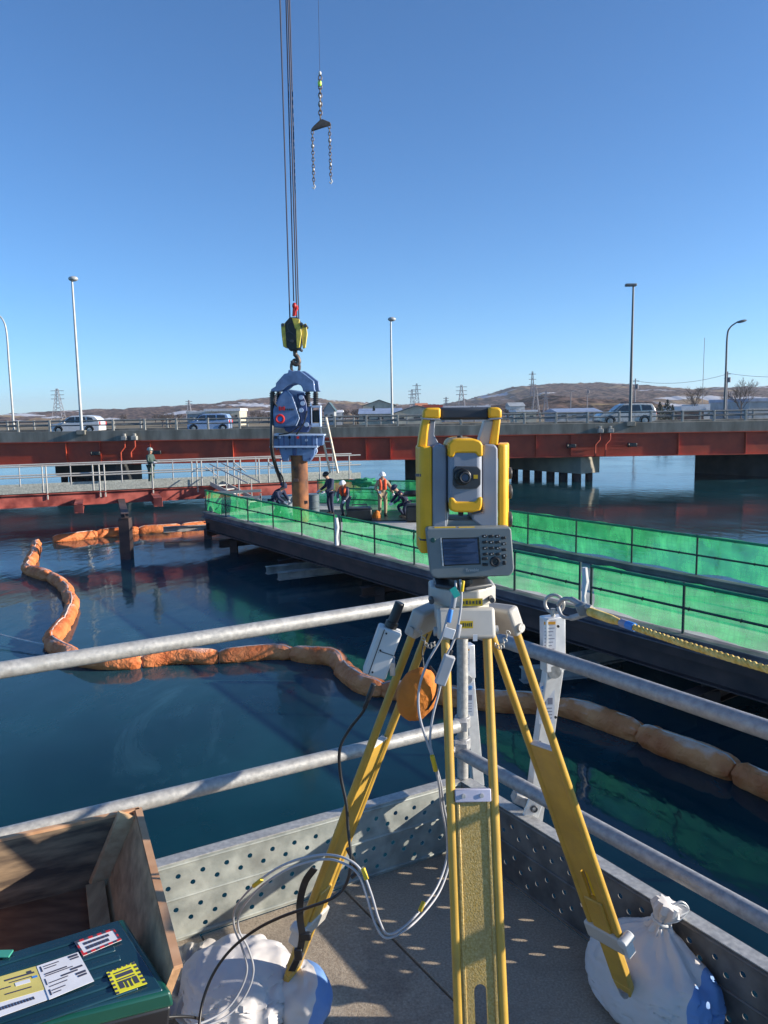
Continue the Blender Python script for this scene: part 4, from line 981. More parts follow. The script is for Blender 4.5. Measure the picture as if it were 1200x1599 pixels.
for zz in (.49, .405, .92):
    cb = B().cyl((cpz.x, cpz.y, zz-.022), (cpz.x, cpz.y, zz+.022), .030, 16).box((cpz.x-.012, cpz.y-.035, zz), (.05, .04, .040)).cyl((cpz.x-.045, cpz.y-.03, zz), (cpz.x-.045, cpz.y-.075, zz), .009, 8).box((cpz.x-.045, cpz.y-.06, zz), (.022, .014, .022))
    cb.build('pipe_clamp', GALVR, po, bevel=.012)

# ------------------------------------------------------------------ tripod
HC = aty(721, 935, 1.70)
tp_ = thing('survey_tripod', (HC.x, HC.y, 0), 'mustard yellow aluminium surveying tripod standing on the scaffold planks', 'tripod')
oct_ = [(.0795*math.cos(PI/8+PI*k/4), .0795*math.sin(PI/8+PI*k/4)) for k in range(8)]
def zz_(v, y): return aty(721, v, y).z
zt, zb = aty(721, 921, 1.63).z, aty(721, 949, 1.63).z
B().prism(oct_, (HC.x, HC.y, (zt+zb)/2), X, Y, Z, zt-zb).build('head_plate', HGRY, tp_, bevel=.005, seg=3)
B().cyl((HC.x, HC.y, zb-.045), (HC.x, HC.y, zb+.002), .062, 28).build('head_casting', HGRY, tp_, bevel=.006)
for (u, v) in ((674, 938), (768, 936)):
    q = aty(u, v, 1.64); B().cyl((q.x, q.y-.01, q.z), (q.x, q.y+.02, q.z), .006, 10).build('screw', DGR, tp_)
def leg(J, Ft, seed, acv=None):
    J, Ft = V(J), V(Ft); d = (Ft-J); L = d.length; d.normalize()
    ac = d.cross(Z).normalized() if acv is None else (V(acv)-d*d.dot(V(acv))).normalized(); nf = ac.cross(d).normalized()
    if nf.dot(V((0, 0, 1))) < 0: nf = -nf          # upper/outer face normal
    P = lambda s, a, n_=0: J+d*s+ac*a+nf*n_
    W2 = .0455
    root = None
    for a in (-W2, W2):
        t_ = B().tube([P(.0, a), P(.93, a)], .0098, 14).build('leg_tube', YEL, tp_, bevel=0)
    pm = YELF if seed == 0 else YEL
    slot = seed == 0 or seed == 2
    # web panel with a lightening slot
    s0, s1 = .34, .91
    bm = bmesh.new()
    def loop(pts):
        vs = [bm.verts.new(P(a, b_)) for a, b_ in pts]; return [bm.edges.new((vs[i], vs[(i+1) % len(vs)])) for i in range(len(vs))]
    ed = loop([(s0, -W2), (s1, -W2), (s1, W2), (s0, W2)])
    if slot:
        a0_, a1_ = .72, .84; r_ = .0125
        ed += loop([(a0_-r_*math.sin(PI*k/8)*1.0, r_*math.cos(PI*k/8)) for k in range(9)]+[(a1_+r_*math.sin(PI*k/8), -r_*math.cos(PI*k/8)) for k in range(9)])
    bmesh.ops.triangle_fill(bm, use_beauty=True, edges=ed)
    for q in bm.verts: q.co -= ORG_['survey_tripod']
    me = bpy.data.meshes.new('web'); bm.to_mesh(me); bm.free(); me.materials.append(pm)
    wo = bpy.data.objects.new('web_panel', me); COL.objects.link(wo); wo.parent = tp_
    m_ = wo.modifiers.new('s', 'SOLIDIFY'); m_.thickness = .010; m_.offset = 0
    for a in (-W2+.014, W2-.014):
        B().bar(P(s0+.01, a, .005), P(s1, a, .005), .007, .006, up=nf).build('web_rib', pm, tp_, bevel=.002)
    B().bar(P(s0-(.012 if seed == 0 else .004), 0, .004), P(s0+.014, 0, .004), .09-.014, .016, up=nf).build('cross_clamp', WPL if seed else M('reflective strip', (.50, .50, .62), .4), tp_, bevel=.002)
    for a in (-.018, .020): B().cyl(P(s0+.001, a, .010), P(s0+.001, a, .0145), .0045, 10).build('rivet', DGR if seed else GALV, tp_)
    # lower extension
    lo = B(); e0, e1 = .80 if seed != 0 else .86, L-.13
    lo.bar(P(e0, 0, -.001), P(e1, 0, -.001), .058, .020, up=nf)
    vs = [P(e1, s*.029, t) for s in (-1, 1) for t in (-.011, .009)]+[P(e1+.06, s*.014, t) for s in (-1, 1) for t in (-.011, .009)]
    lo.add(vs, [(0, 1, 3, 2), (4, 5, 7, 6), (0, 1, 5, 4), (2, 3, 7, 6), (0, 2, 6, 4), (1, 3, 7, 5)])
    lob = lo.build('leg_extension', YEL, tp_, bevel=.004)
    for a in (-.020, .020): B().bar(P(.94, a, .0085), P(e1-.02, a, .0085), .010, .008, up=nf).build('extension_rib', YEL, tp_, bevel=.0025)
    if seed:
        B().bar(P(.72, .0, .0112-.004), P(.85, .0, .0112-.004), .022, .004, up=nf).build('pad', SYEL, tp_, bevel=.0015)
        B().bar(P(.895, 0, 0), P(.945, 0, 0), .122, .032, up=nf).build('leg_clamp', HGRY, tp_, bevel=.006, seg=3)
        q0 = P(.90, -.066 if seed == 2 else .066, 0); B().cyl(q0-nf*.02, q0+nf*.02, .014, 14).bar(q0, q0+d*.05+ac*.0, .012, .03, up=nf).build('clamp_lever', WPL, tp_, bevel=.003)
    B().tube([P(e1+.02, 0), P(e1+.08, 0), P(L, 0)], [.020, .017, .006], 10).build('foot_shoe', GALVR, tp_)
    bx = B().bar(P(-.050, 0, .0), P(.018, 0, .0), .126, .034, up=nf); bx.build('leg_bracket', HGRY, tp_, bevel=.008, seg=3)
    for s in (-1, 1): B().cyl(P(.0, s*.062), P(.0, s*.070), .010, 12).build('hinge_bolt', GALV, tp_)
    return P
Jf = aty(728, 985, 1.622); Pm = aty(752, 1599, 1.405); Ff = Jf+(Pm-Jf)*((Jf.z)/(Jf.z-Pm.z))
leg(Jf, Ff, 0)
Jl = aty(662, 975, 1.755); Fl = atz(437, 1568, .02)
PL = leg(Jl, Fl, 1, (-.50, -.86, 0))
Jr = aty(782, 975, 1.745); Fr = atz(994, 1592, .02)
PR = leg(Jr, Fr, 2, (-.60, .80, 0))
# stickers on the head
def sticker(u0, v0, u1, v1, y, m, name, par, marks=True):
    a, b_ = aty(u0, v0, y), aty(u1, v1, y)
    o = B().box(((a.x+b_.x)/2, y, (a.z+b_.z)/2), (abs(a.x-b_.x), .0016, abs(a.z-b_.z))).build(name, m, par)
    if marks:
        mb = B(); n_ = 6
        for k in range(n_):
            x = a.x+(b_.x-a.x)*(k+.8)/(n_+.6); hh = abs(a.z-b_.z)
            mb.box((x, y-.001, (a.z+b_.z)/2), (abs(a.x-b_.x)*.06*(1+.5*(k % 2)), .001, hh*(.5 if k % 3 else .35)))
        mb.build('printed_marks', DGR, o)
    return o
sticker(720, 935, 754, 946, 1.624, SYEL, 'sticker', tp_); sticker(718, 970, 739, 981, 1.598, SYEL, 'sticker', tp_)
sticker(739, 991, 746, 1001, 1.596, HELM, 'sticker', tp_, False)
for (u0, v0, u1, v1, y) in ((655, 983, 680, 1004, 1.66), (795, 985, 772, 1006, 1.66)):
    a, b_ = aty(u0, v0, y), aty(u1, v1, y); m_ = (a+b_)/2-Z*.022; mb = B(); pts = smoothpath([a, m_, b_], 5)
    for i in range(len(pts)-1): mb.ring((pts[i]+pts[i+1])/2, X if i % 2 else Y, .0055, .0014, 10, 5, .6)
    mb.build('chain', GALV, tp_)

# ------------------------------------------------------------------ total station
TY = 1.68
tb0 = aty(722, 925, TY)
ts = thing('survey_instrument', (tb0.x, TY, zt), 'yellow and grey surveying instrument with keypad mounted on the tripod', 'survey instrument')
def tq(u, v, y=0): return aty(u, v, TY+y)
def tpr(name, pts, y0, y1, m, par=None, bevel=.003, seg=3):
    pp_ = [(tq(u, v, y0).x, tq(u, v, y0).z) for u, v in pts]
    return B().prism(pp_, (0, TY+(y0+y1)/2, 0), X, Z, Y, abs(y1-y0)).build(name, m, par or ts, bevel=bevel, seg=seg)
def tbx(name, u0, v0, u1, v1, y0, y1, m, par=None, bevel=.003, seg=3): return tpr(name, [(u0, v0), (u1, v0), (u1, v1), (u0, v1)], y0, y1, m, par, bevel, seg)
# tribrach
c0 = V((tb0.x, TY, zt))
B().prism([(.072*math.cos(a), .072*math.sin(a)) for a in [R(30+k*60) for k in range(6)]], c0+Z*.0055, X, Y, Z, .009).build('tribrach_base', DGR, ts, bevel=.003)
for a in (-90, 30, 150):
    q = c0+V((.05*math.cos(R(a)), .05*math.sin(R(a)), .011)); kb = B(); kb.tube([q, q+Z*.014], .017, 18, True, lambda i, k: 1+.05*(k % 2)); kb.build('levelling_screw', BLK, ts, bevel=.001)
B().cyl(c0+Z*.024, c0+Z*.036, .066, 30).build('tribrach_top', BLK, ts, bevel=.003)
B().cyl(c0+Z*.034, c0+Z*.052, .056, 30).build('neck', DGR, ts)
# alidade body
tbx('body_base', 676, 822, 779, 901, -.05, .05, IGRY, bevel=.006)
tbx('base_bridge', 690, 812, 764, 828, -.048, .05, IGR2, bevel=.004)
def cover(name, pl, v0, v1, m, y0=-.05):
    pts = [(tq(u, 800, y0).x if k == 0 else None) for u, k in []]
    a, b_ = tq(700, v0, y0).z, tq(700, v1, y0).z
    poly = [(tq(u, 800, y).x, TY+y) for u, y in pl]
    return B().prism(poly, (0, 0, (a+b_)/2), X, Y, Z, abs(a-b_)).build(name, m, ts, bevel=.006, seg=3)
cover('side_cover', [(675.5, -.050), (661, -.050), (656, -.044), (650, .045), (656, .052), (675.5, .052)], 697, 864, IYEL)
cover('side_cover_seam', [(676, -.0512), (661.5, -.0512), (655.4, -.0446), (653, -.005), (676, -.005)], 841, 844.5, DGR)
B().bar(tq(649.5, 742, -.01), tq(657.5, 742, -.047), .002, .006).build('side_latch', DGR, ts)
cover('side_cover', [(778, -.050), (789, -.050), (794, -.042), (795, .046), (790, .052), (778, .052)], 695, 862, IYEL)
tpr('column', [(676, 699), (681, 694), (694, 695), (698, 701), (698, 826), (676, 826)], -.052, .05, IGRY, bevel=.004)
tpr('column', [(754.5, 703), (756, 694), (773, 694), (778, 700), (778, 826), (756, 826), (738, 812), (738, 803), (754.5, 800)], -.052, .05, IGRY, bevel=.004)
tbx('column_shadow_gap', 696, 702, 701, 798, -.035, .04, BLK, bevel=.001)
tpr('column_foot', [(698, 800), (701, 800), (700, 812), (698, 822)], -.05, -.02, WPL, bevel=.001)
# carrying handle
tpr('handle_arm', [(652.5, 699), (657, 668), (661, 652), (672.5, 652), (669, 675), (667, 699)], -.026, .026, IYEL, bevel=.004)
tpr('handle_corner', [(661, 654), (661, 641), (666, 636.5), (688.5, 636.5), (688.5, 653), (676, 654)], -.028, .028, IYEL, bevel=.005)
tpr('handle_strip', [(660.6, 652.4), (688, 654), (688, 656), (673, 656), (660.6, 654.6)], -.0285, .0285, IGRY, bevel=.001)
tpr('handle_brace', [(667, 699), (669, 672), (672.5, 656), (680, 656), (678.5, 679), (688, 697), (690, 699)], -.02, .024, IGRY, bevel=.003)
tpr('handle_corner', [(763.5, 636), (779, 635.5), (784.5, 640), (784.5, 653), (776, 653.5), (763.5, 653)], -.028, .028, IYEL, bevel=.005)
tpr('handle_strip', [(764, 653), (784.6, 652), (784.6, 654.2), (776, 655), (764, 656)], -.0285, .0285, IGRY, bevel=.001)
tpr('handle_arm', [(772, 653), (783, 653), (778, 696), (764.5, 694)], -.026, .026, IYEL, bevel=.004)
tpr('handle_brace', [(772, 656), (758, 657), (748, 690), (752, 697), (765, 695)], -.02, .024, HGRY, bevel=.003)
g = B(); a, b_ = tq(687.5, 645.7, 0), tq(764.5, 645, 0)
g.tube([a, b_], .0132, 20, True).build('handle_grip', NAVY, ts)
bpy.data.objects[-1] if False else None
tbx('handle_grip', 688.3, 637, 763.8, 654.6, -.017, .017, NAVY, bevel=.005)
# telescope
def tele(name, v0, v1, m, hw, y0=-.072, y1=.06, r=.012, x0=701, x1=754):
    return tbx(name, x0, v0, x1, v1, y0, y1, m, bevel=r, seg=4)
tele('telescope_body', 700, 792, IGRY, 0)
te = tpr('telescope_cap', [(700.5, 712), (700.5, 694), (706, 687), (716, 684.8), (740, 685), (750, 688), (754.5, 694), (754.5, 713), (746.5, 713), (743, 707.5), (712.5, 707.5), (709, 714), (702, 714.5)], -.0745, .062, IYEL, bevel=.004)
tpr('telescope_cap', [(702, 777), (709, 777), (713, 783), (743, 783), (747, 776.5), (754, 776), (753.5, 789), (751, 797.5), (738, 800.5), (712, 800), (703, 797), (702, 790)], -.0745, .062, IYEL, bevel=.004)
lp_ = tpr('lens_panel', [(708, 733), (713, 728), (746, 728.5), (751.5, 734), (751, 757), (745, 763), (713, 763), (707.5, 757)], -.078, -.07, DGR, bevel=.0015)
ec = tq(723, 744.5, -.085)
B().cyl(ec+Y*.012, ec-Y*.006, .0172, 28).build('eyepiece_ring', BLK, ts, bevel=.002)
B().cyl(ec-Y*.004+X*.003, ec-Y*.020+X*.003, .0128, 26, .011).build('eyepiece', BLK, ts, bevel=.002)
B().ring(ec-Y*.0205+X*.003, Y, .0098, .0016, 26, 8).build('eyepiece_rim', DGR, ts)
B().cyl(ec-Y*.019+X*.003, ec-Y*.0208+X*.003, .0068, 20).build('eyepiece_glass', SCREEN, ts)
tbx('yellow_mark', 740, 741.5, 746.5, 747.5, -.0795, -.077, SYEL, bevel=0)
B().cyl(tq(718.5, 686, -.02), tq(718.5, 680, -.02), .0058, 14).build('sight', NAVY, ts, bevel=.001)
B().cyl(tq(720, 799, -.03), tq(720, 805, -.03), .0058, 14).build('focus_knob', BLK, ts, bevel=.001)
for (v, r_, y) in ((739, .0125, -.005), (768, .0155, .005), (811, .0165, -.02)):
    q = tq(793, v, y); kb = B(); kb.tube([q, q+X*.0085], r_, 24, True, lambda i, k: 1+.03*(k % 2)); kb.build('side_knob', DGR, ts, bevel=.0015)
# control keypad
KP = -.088
kpb = tpr('keypad_housing', [(665.5, 829), (668, 825.5), (796, 823.5), (799, 827), (803.5, 887), (802, 894), (796, 899.5), (684, 903.5), (677, 901), (672.5, 895)], KP, -.052, IGR2, bevel=.0045, seg=4)
for (u0, u1, m) in ((679, 712, SYEL), (717, 742, SYEL), (748, 780, WPL)):
    a, b_ = tq(u0, 824.4, KP+.006), tq(u1, 824.1, KP+.006); B().box((a+b_)/2+V((0, .004, 0)), ((b_-a).length, .010, .0022)).build('housing_sticker', m, kpb)
y = KP-.0012
tpr('screen_frame', [(689, 840.5), (748.5, 839), (751.5, 881.5), (692.5, 884)], y, KP+.002, BLK, kpb, bevel=.001)
tpr('screen_edge', [(688, 840.5), (690, 840.2), (693.5, 883.8), (691.3, 884)], y-.0008, KP+.002, WPL, kpb, bevel=0)
scr = tpr('screen', [(691.5, 842.5), (745.5, 841), (748.5, 879.5), (694.5, 882)], y-.0008, KP+.001, SCREEN, kpb, bevel=0)
mk = B()
for (u0, v0, u1, v1) in ((693.5, 846, 742, 847), (694, 849, 716, 850), (694, 852, 730, 853), (694, 857.5, 712, 860), (694, 862.8, 746, 864.2), (696, 869, 722, 870), (696, 874, 735, 875)):
    a, b_ = tq(u0, v0, y-.001), tq(u1, v1, y-.001); mk.box(((a.x+b_.x)/2, a.y-.0004, (a.z+b_.z)/2), (b_.x-a.x, .0006, abs(a.z-b_.z)))
mk.build('display_text', SCRD, scr)
B().cyl(tq(676.5, 843.5, y-.0008), tq(676.5, 843.5, KP+.002), .0052, 16).build('power_button', M('dark green button', (.01, .07, .06), .4), kpb, bevel=.0008)
for r_ in range(4):
    for c_ in range(4):
        u, v = 757+9.9*c_+r_*.35, 837.3+9.3*r_+(2.6 if c_ == 3 else 0)
        q = tq(u, v, y); kb = B().box(q, (.0098, .0034, .0056), Matrix.Rotation(R(-4), 3, 'Y')).build('key', BLK, kpb, bevel=.0012)
        if (c_+r_) % 2 == 0: B().box(q-Y*.0019, (.003, .0006, .002)).build('key_mark', WPL, kb)
ck = tq(773.5, 877, y); B().ring(ck, Y, .0082, .0030, 24, 8).build('arrow_ring', BLK, kpb)
B().cyl(ck-Y*.0022, ck+Y*.002, .0035, 14).build('key', BLK, kpb)
for (u, v) in ((757.5, 872.5), (758, 881.5), (787.5, 870), (788, 879)):
    B().box(tq(u, v, y), (.0115 if u < 770 else .007, .0034, .0060 if u < 770 else .0085)).build('key', BLK, kpb, bevel=.0012)
q = tq(738, 890.5, y); text('Trimble', .0088, q-Y*.0006+Y*.0008, (1, 0, .025), Z, WPL, 'maker_lettering', kpb)
q = tq(700, 833.5, y); text('S SERIES', .0042, q+Y*.0003, (1, 0, .01), Z, WPL, 'maker_lettering', kpb) if False else None

# ------------------------------------------------------------------ radio unit, pouch, cables
def obox(u, v, y, w_, h_, d_, ang, name, m, par, bevel=.003):
    c = aty(u, v, y); rot = Matrix.Rotation(R(ang), 3, 'Y'); return B().box(c, (w_, d_, h_), rot).build(name, m, par, bevel=bevel, seg=3)
RY = 1.60
ru = thing('radio_modem', aty(597, 1020, RY), 'off white handheld radio box with black antenna clipped to the left tripod leg', 'radio')
an = 20
rb = obox(597, 1017, RY, .052, .110, .036, an, 'housing', WPL, ru, .005)
rot = Matrix.Rotation(R(an), 3, 'Y'); c = aty(597, 1017, RY)
B().box(c+rot @ V((-.0125, -.0186, 0)), (.0016, .001, .104), rot).build('seam', BLK, rb)
B().box(c+rot @ V((.009, -.0186, .004)), (.030, .001, .0018), rot).box(c+rot @ V((-.008, -.019, .0)), (.0012, .001, .0012), rot).build('seam', DGR, rb)
for dz in (.045, .006, -.045): B().cyl(c+rot @ V((-.006, -.0165, dz)), c+rot @ V((-.006, -.0195, dz)), .0022, 10).build('screw', BLK, rb)
a, b_ = aty(612, 975, RY), aty(625, 941, RY)
B().tube([a, b_], [.0112, .0108], 18).build('antenna', BLK, ru, bevel=.002)
B().cyl(aty(610, 979, RY), aty(613, 971, RY), .014, 16).build('antenna_base', BLK, ru)
bt = thing('spare', (0, 0, 0), None, None) if False else None
B().box(aty(613, 1040, RY+.04), (.012, .05, .03)).build('mounting_clip', GALVR, ru, bevel=.002)
po_ = aty(654, 1077, 1.66)
def fpouch(a): return (1-.20*a.z-.10*max(0, -a.z-.55))*(1+.07*noise.noise(a*2.2)+.03*noise.noise(a*6))
pch = thing('accessory_pouch', po_, 'orange cloth pouch hanging between the left and front tripod legs', 'pouch')
B().ell(po_, (.044, .028, .064), 30, 20, Matrix.Rotation(R(16), 3, 'Y'), fpouch).build('bag', ORG, pch)
B().tube(smoothpath([aty(672, 1040, 1.645), aty(683, 1058, 1.635), aty(681, 1085, 1.636), aty(668, 1108, 1.642)], 6), .0024, 8).build('drawstring', BLK, pch)
B().tube(smoothpath([aty(662, 1043, 1.66), aty(660, 1015, 1.68), aty(668, 990, 1.69)], 5), .0018, 6).build('hanging_cord', BLK, pch)
def cable(pts, r_, m, label, name='cable', n_=10, extra=None):
    P3 = smoothpath([aty(*p) for p in pts], n_)
    o = thing(name, P3[0], label, 'cable'); B().tube(P3, r_, 10).build('sheath', m, o); return o
CABW = M('grey cable sheath', (.36, .37, .40), .45, var=.06, coat=.2); CABK = M('black cable sheath', (.01, .01, .012), .4)
ca = cable([(712, 907, 1.60), (711, 930, 1.585), (700, 960, 1.575), (690, 995, 1.57), (668, 1035, 1.57), (655, 1075, 1.565), (655, 1115, 1.56), (666, 1155, 1.56), (678, 1190, 1.56), (686, 1225, 1.58), (690, 1262, 1.64), (698, 1305, 1.70), (697, 1345, 1.72), (683, 1385, 1.68), (660, 1418, 1.62), (632, 1447, 1.56), (606, 1459, 1.53), (592, 1436, 1.53), (580, 1396, 1.54), (566, 1362, 1.55), (545, 1343, 1.56), (512, 1335, 1.58), (470, 1341, 1.60), (430, 1358, 1.63), (395, 1385, 1.68), (368, 1418, 1.74), (366, 1448, 1.79), (378, 1480, 1.82), (386, 1515, 1.82), (372, 1553, 1.80), (345, 1583, 1.77), (290, 1605, 1.72), (200, 1612, 1.66)], .0027, CABW, 'thin grey cable looping wide from the instrument to the white sack at left')
cb_ = cable([(719, 905, 1.60), (721, 925, 1.59), (720, 950, 1.585), (714, 985, 1.58), (705, 1010, 1.575), (697, 1028, 1.57), (686, 1080, 1.57), (676, 1120, 1.565), (672, 1160, 1.562), (680, 1192, 1.565), (689, 1225, 1.585), (694, 1262, 1.645), (703, 1305, 1.70), (702, 1347, 1.72), (688, 1390, 1.68), (664, 1424, 1.62), (634, 1452, 1.56), (603, 1465, 1.53), (586, 1442, 1.53), (573, 1400, 1.54), (560, 1366, 1.55), (540, 1350, 1.56), (512, 1342, 1.58), (472, 1349, 1.60), (434, 1366, 1.63), (399, 1393, 1.68), (375, 1425, 1.74), (373, 1452, 1.79), (388, 1482, 1.82), (396, 1518, 1.82), (382, 1557, 1.80), (350, 1590, 1.77), (290, 1611, 1.72), (200, 1620, 1.66)], .0027, CABW, 'second grey cable with an inline grey connector box, following the looped one')
def sleeve(p, q, r_, m, name, par, n_=10): B().cyl(aty(*p), aty(*q), r_, n_).build(name, m, par, bevel=r_*.2)
sleeve((712, 921, 1.584), (707, 950, 1.576), .0062, M('connector grey', (.22, .24, .28), .4), 'connector', ca)
sleeve((705, 952, 1.574), (701, 972, 1.572), .005, BLUE, 'blue_clip', ca)
B().box(aty(711, 925, 1.572), (.014, .002, .022), Matrix.Rotation(R(-30), 3, 'Y')).build('teal_tape', TEAL, ca)
B().box(aty(702, 989, 1.565), (.022, .002, .022), Matrix.Rotation(R(18), 3, 'Y')).build('paper_tag', HELM, ca, bevel=.001)
sleeve((724, 907, 1.588), (722, 924, 1.586), .0034, SYEL, 'yellow_tape', cb_)
sleeve((718, 975, 1.577), (714, 996, 1.573), .0058, M('connector pale grey', (.30, .32, .36), .4), 'connector', cb_)
obox(695, 1046, 1.567, .024, .066, .017, 20, 'inline_box', M('inline box grey', (.42, .44, .47), .45), cb_, .003)
sleeve((705, 1015, 1.575), (701, 1026, 1.572), .005, BLK, 'strain_relief', cb_)
for (p, q, par) in (((675, 1180, 1.553), (681, 1204, 1.556), ca), ((567, 1356, 1.54), (573, 1374, 1.53), ca), ((656, 1423, 1.60), (662, 1409, 1.618), ca), ((396, 1384, 1.66), (409, 1374, 1.65), cb_)):
    sleeve(p, q, .0052, SYEL, 'yellow_tape', par)
cc = cable([(583, 1068, RY), (578, 1085, RY), (568, 1110, 1.61), (545, 1140, 1.62), (531, 1170, 1.62), (532, 1210, 1.62), (541, 1255, 1.61), (544, 1295, 1.60), (548, 1335, 1.58), (546, 1365, 1.57), (535, 1390, 1.57), (515, 1405, 1.57), (480, 1418, 1.60), (440, 1432, 1.63), (400, 1452, 1.66), (362, 1482, 1.68), (335, 1518, 1.68), (318, 1560, 1.66), (311, 1605, 1.62), (310, 1680, 1.55)], .0035, CABK, 'black cable dropping from the radio box and looping over the white sack')
sleeve((584, 1068, RY), (575, 1092, RY), .0062, BLK, 'strain_relief', cc); sleeve((575, 1092, RY), (569, 1106, 1.605), .0048, BLK, 'strain_relief', cc)
c2_ = cable([(318, 1592, 1.66), (290, 1588, 1.62), (255, 1590, 1.58), (215, 1600, 1.54), (170, 1625, 1.5)], .0035, CABK, 'short black cable running under the green case at bottom left')
# black strap on the left leg
st = thing('tripod_strap', PL(.86, 0), 'black webbing strap wrapped round the lower left tripod leg', 'strap')
pts = [aty(493, 1345, 1.73), aty(479, 1365, 1.74), aty(471, 1395, 1.755), aty(471, 1425, 1.77), aty(474, 1450, 1.78), aty(468, 1480, 1.80), aty(458, 1503, 1.82)]
sb = B(); sp3 = smoothpath(pts, 5)
for i in range(len(sp3)-1): sb.bar(sp3[i]-Y*.03, sp3[i+1]-Y*.03+(sp3[i+1]-sp3[i])*.1, .017, .003, up=(.3, -1, .3))
sb.build('webbing', BLK, st)
B().box(aty(477, 1462, 1.75), (.028, .012, .02)).build('buckle', BLK, st, bevel=.003); B().box(aty(466, 1490, 1.76), (.020, .012, .03)).build('buckle', BLK, st, bevel=.003)
B().tube(smoothpath([aty(543, 1325, 1.60), aty(552, 1345, 1.60), aty(556, 1362, 1.61), aty(549, 1370, 1.61)], 4), .005, 8).build('loose_end', BLK, st)
tag(st.children[0], None, None)

# ------------------------------------------------------------------ white struts, rope
lab_b = M('label blue', (.10, .30, .62), .5)
def strut(name, top, mid, low, wd, label, tk=.045):
    o = thing(name, low, label, 'strut')
    ax = (mid-low).normalized(); side = V((.84, .545, 0))
    B().bar(top, mid, wd, tk, up=(0.3, -1, 0)).build('upper_channel', ALU, o, bevel=.003)
    B().bar(mid+V((0, 0, .004)), low, wd*.86, tk*.8, up=(0.3, -1, 0)).build('lower_channel', ALU, o, bevel=.003)
    B().cyl(mid-Y*tk*.6-Z*.0, mid+Y*tk*.6, wd*.3, 14).build('pivot', GALV, o)
    return o
SY_ = 2.46
s1 = strut('guard_rail_strut', aty(863, 962, SY_), aty(864, 1046, SY_), aty(832, 1282, 2.56), .072, 'white aluminium strut with ring on top outside the right guard rail')
q = aty(858, 1005, SY_-.03)
def labelplate(par, u0, v0, u1, v1, y, kind):
    def ln(t, v): return u0+(u1-u0)*t, v
    a, b_ = aty(u0, v0, y), aty(u1, v1, y)
    pb = B().box(((a.x+b_.x)/2, y, (a.z+b_.z)/2), (abs(b_.x-a.x), .001, abs(a.z-b_.z))).build('label', WHT, par)
    w_, h_ = abs(b_.x-a.x), abs(a.z-b_.z); cx, cz = (a.x+b_.x)/2, (a.z+b_.z)/2
    if kind == 'warn':
        B().box((cx, y-.001, cz+h_*.42), (w_*.9, .001, h_*.07)).build('label_band', M('label orange', (.75, .35, .03), .5), pb)
        mb = B()
        for k in range(9): mb.box((cx-w_*.05*(k % 3), y-.001, cz+h_*(.30-.085*k)), (w_*(.78-.1*(k % 3)), .0008, h_*.018))
        mb.build('printed_lines', M('print grey', (.25, .25, .3), .6), pb)
    else:
        mb = B()
        mb.ell((cx-w_*.2, y-.001, cz+h_*.38), (w_*.22, .001, h_*.05), 12, 6).ell((cx+w_*.2, y-.001, cz+h_*.36), (w_*.22, .001, h_*.05), 12, 6).box((cx, y-.001, cz+h_*.30), (w_*.7, .0008, h_*.03))
        mb.build('printed_emblem', lab_b, pb)
        mb = B()
        for k in range(2): mb.box((cx+(k-.5)*w_*.42, y-.001, cz+h_*.05), (w_*.32, .0008, h_*.16))
        for k in range(4): mb.box((cx, y-.001, cz-h_*(.12+.08*k)), (w_*.7, .0008, h_*.02))
        mb.build('printed_lines', M('print grey', (.25, .25, .3), .6), pb)
labelplate(s1, 849, 968, 868, 1032, SY_-.028, 'warn')
labelplate(s1, 843, 1066, 866, 1130, SY_-.004, 'logo')
q = aty(832, 1265, 2.50); B().box(q, (.055, .012, .085), Matrix.Rotation(R(18), 3, 'Y')).build('foot_plate', ALU, s1, bevel=.004)
B().ring(q+V((.004, -.01, .008)), Y, .010, .0035, 16, 6).build('hook_slot', DGR, s1); B().box(aty(812, 1246, 2.53), (.05, .05, .035), Matrix.Rotation(R(25), 3, 'Y')).build('clamp_body', GALVR, s1, bevel=.004)
for (u, v) in ((872, 978), (868, 1120)):
    q = aty(u, v, SY_-.024); B().cyl(q, q-Y*.003, .0045, 12).build('bolt_hole', BLK, s1)
top = aty(864, 962, SY_); B().tube([top, top+Z*.025], .008, 10).build('eye_stem', GALV, s1)
B().ring(aty(866, 943, SY_), (0.35, 1, 0), .030, .0055, 28, 8, 1.0).build('eye_ring', GALV, s1)
s2 = strut('guard_rail_strut', aty(728, 1006, 2.93), aty(730, 1058, 2.93), aty(746, 1226, 2.98), .056, 'white aluminium strut standing behind the front tripod leg and corner post')
labelplate(s2, 722, 1012, 734, 1048, 2.90, 'warn'); labelplate(s2, 722, 1066, 740, 1118, 2.905, 'logo')
sh = thing('snap_hook', aty(900, 948, 2.36), 'large grey snap hook joining the strut ring to the yellow rope', 'hook')
hk_p = smoothpath([aty(872, 945, 2.44), aty(880, 936, 2.42), aty(893, 936, 2.40), aty(908, 944, 2.37), aty(924, 950, 2.34)], 6)
B().tube(hk_p, [.007]*12+[.010]*(len(hk_p)-12), 10).build('upper_arm', GALVR, sh)
hk_p = smoothpath([aty(872, 948, 2.44), aty(878, 962, 2.42), aty(892, 965, 2.40), aty(910, 960, 2.37), aty(926, 954, 2.34)], 6)
B().tube(hk_p, [.006]*12+[.010]*(len(hk_p)-12), 10).build('lower_arm', GALVR, sh)
B().prism([(aty(u, v, 2.36).x, aty(u, v, 2.36).z) for u, v in ((898, 946), (912, 941), (930, 948), (926, 960), (905, 962))], (0, 2.36, 0), X, Z, Y, .022).build('body', IGR2, sh, bevel=.005)
yr = thing('safety_rope', aty(925, 955, 2.34), 'twisted yellow safety rope stretching from the snap hook to the right edge', 'rope')
ra, rb_ = aty(921, 955, 2.34), aty(1200, 1038, 1.72); re_ = rb_+(rb_-ra)*.6
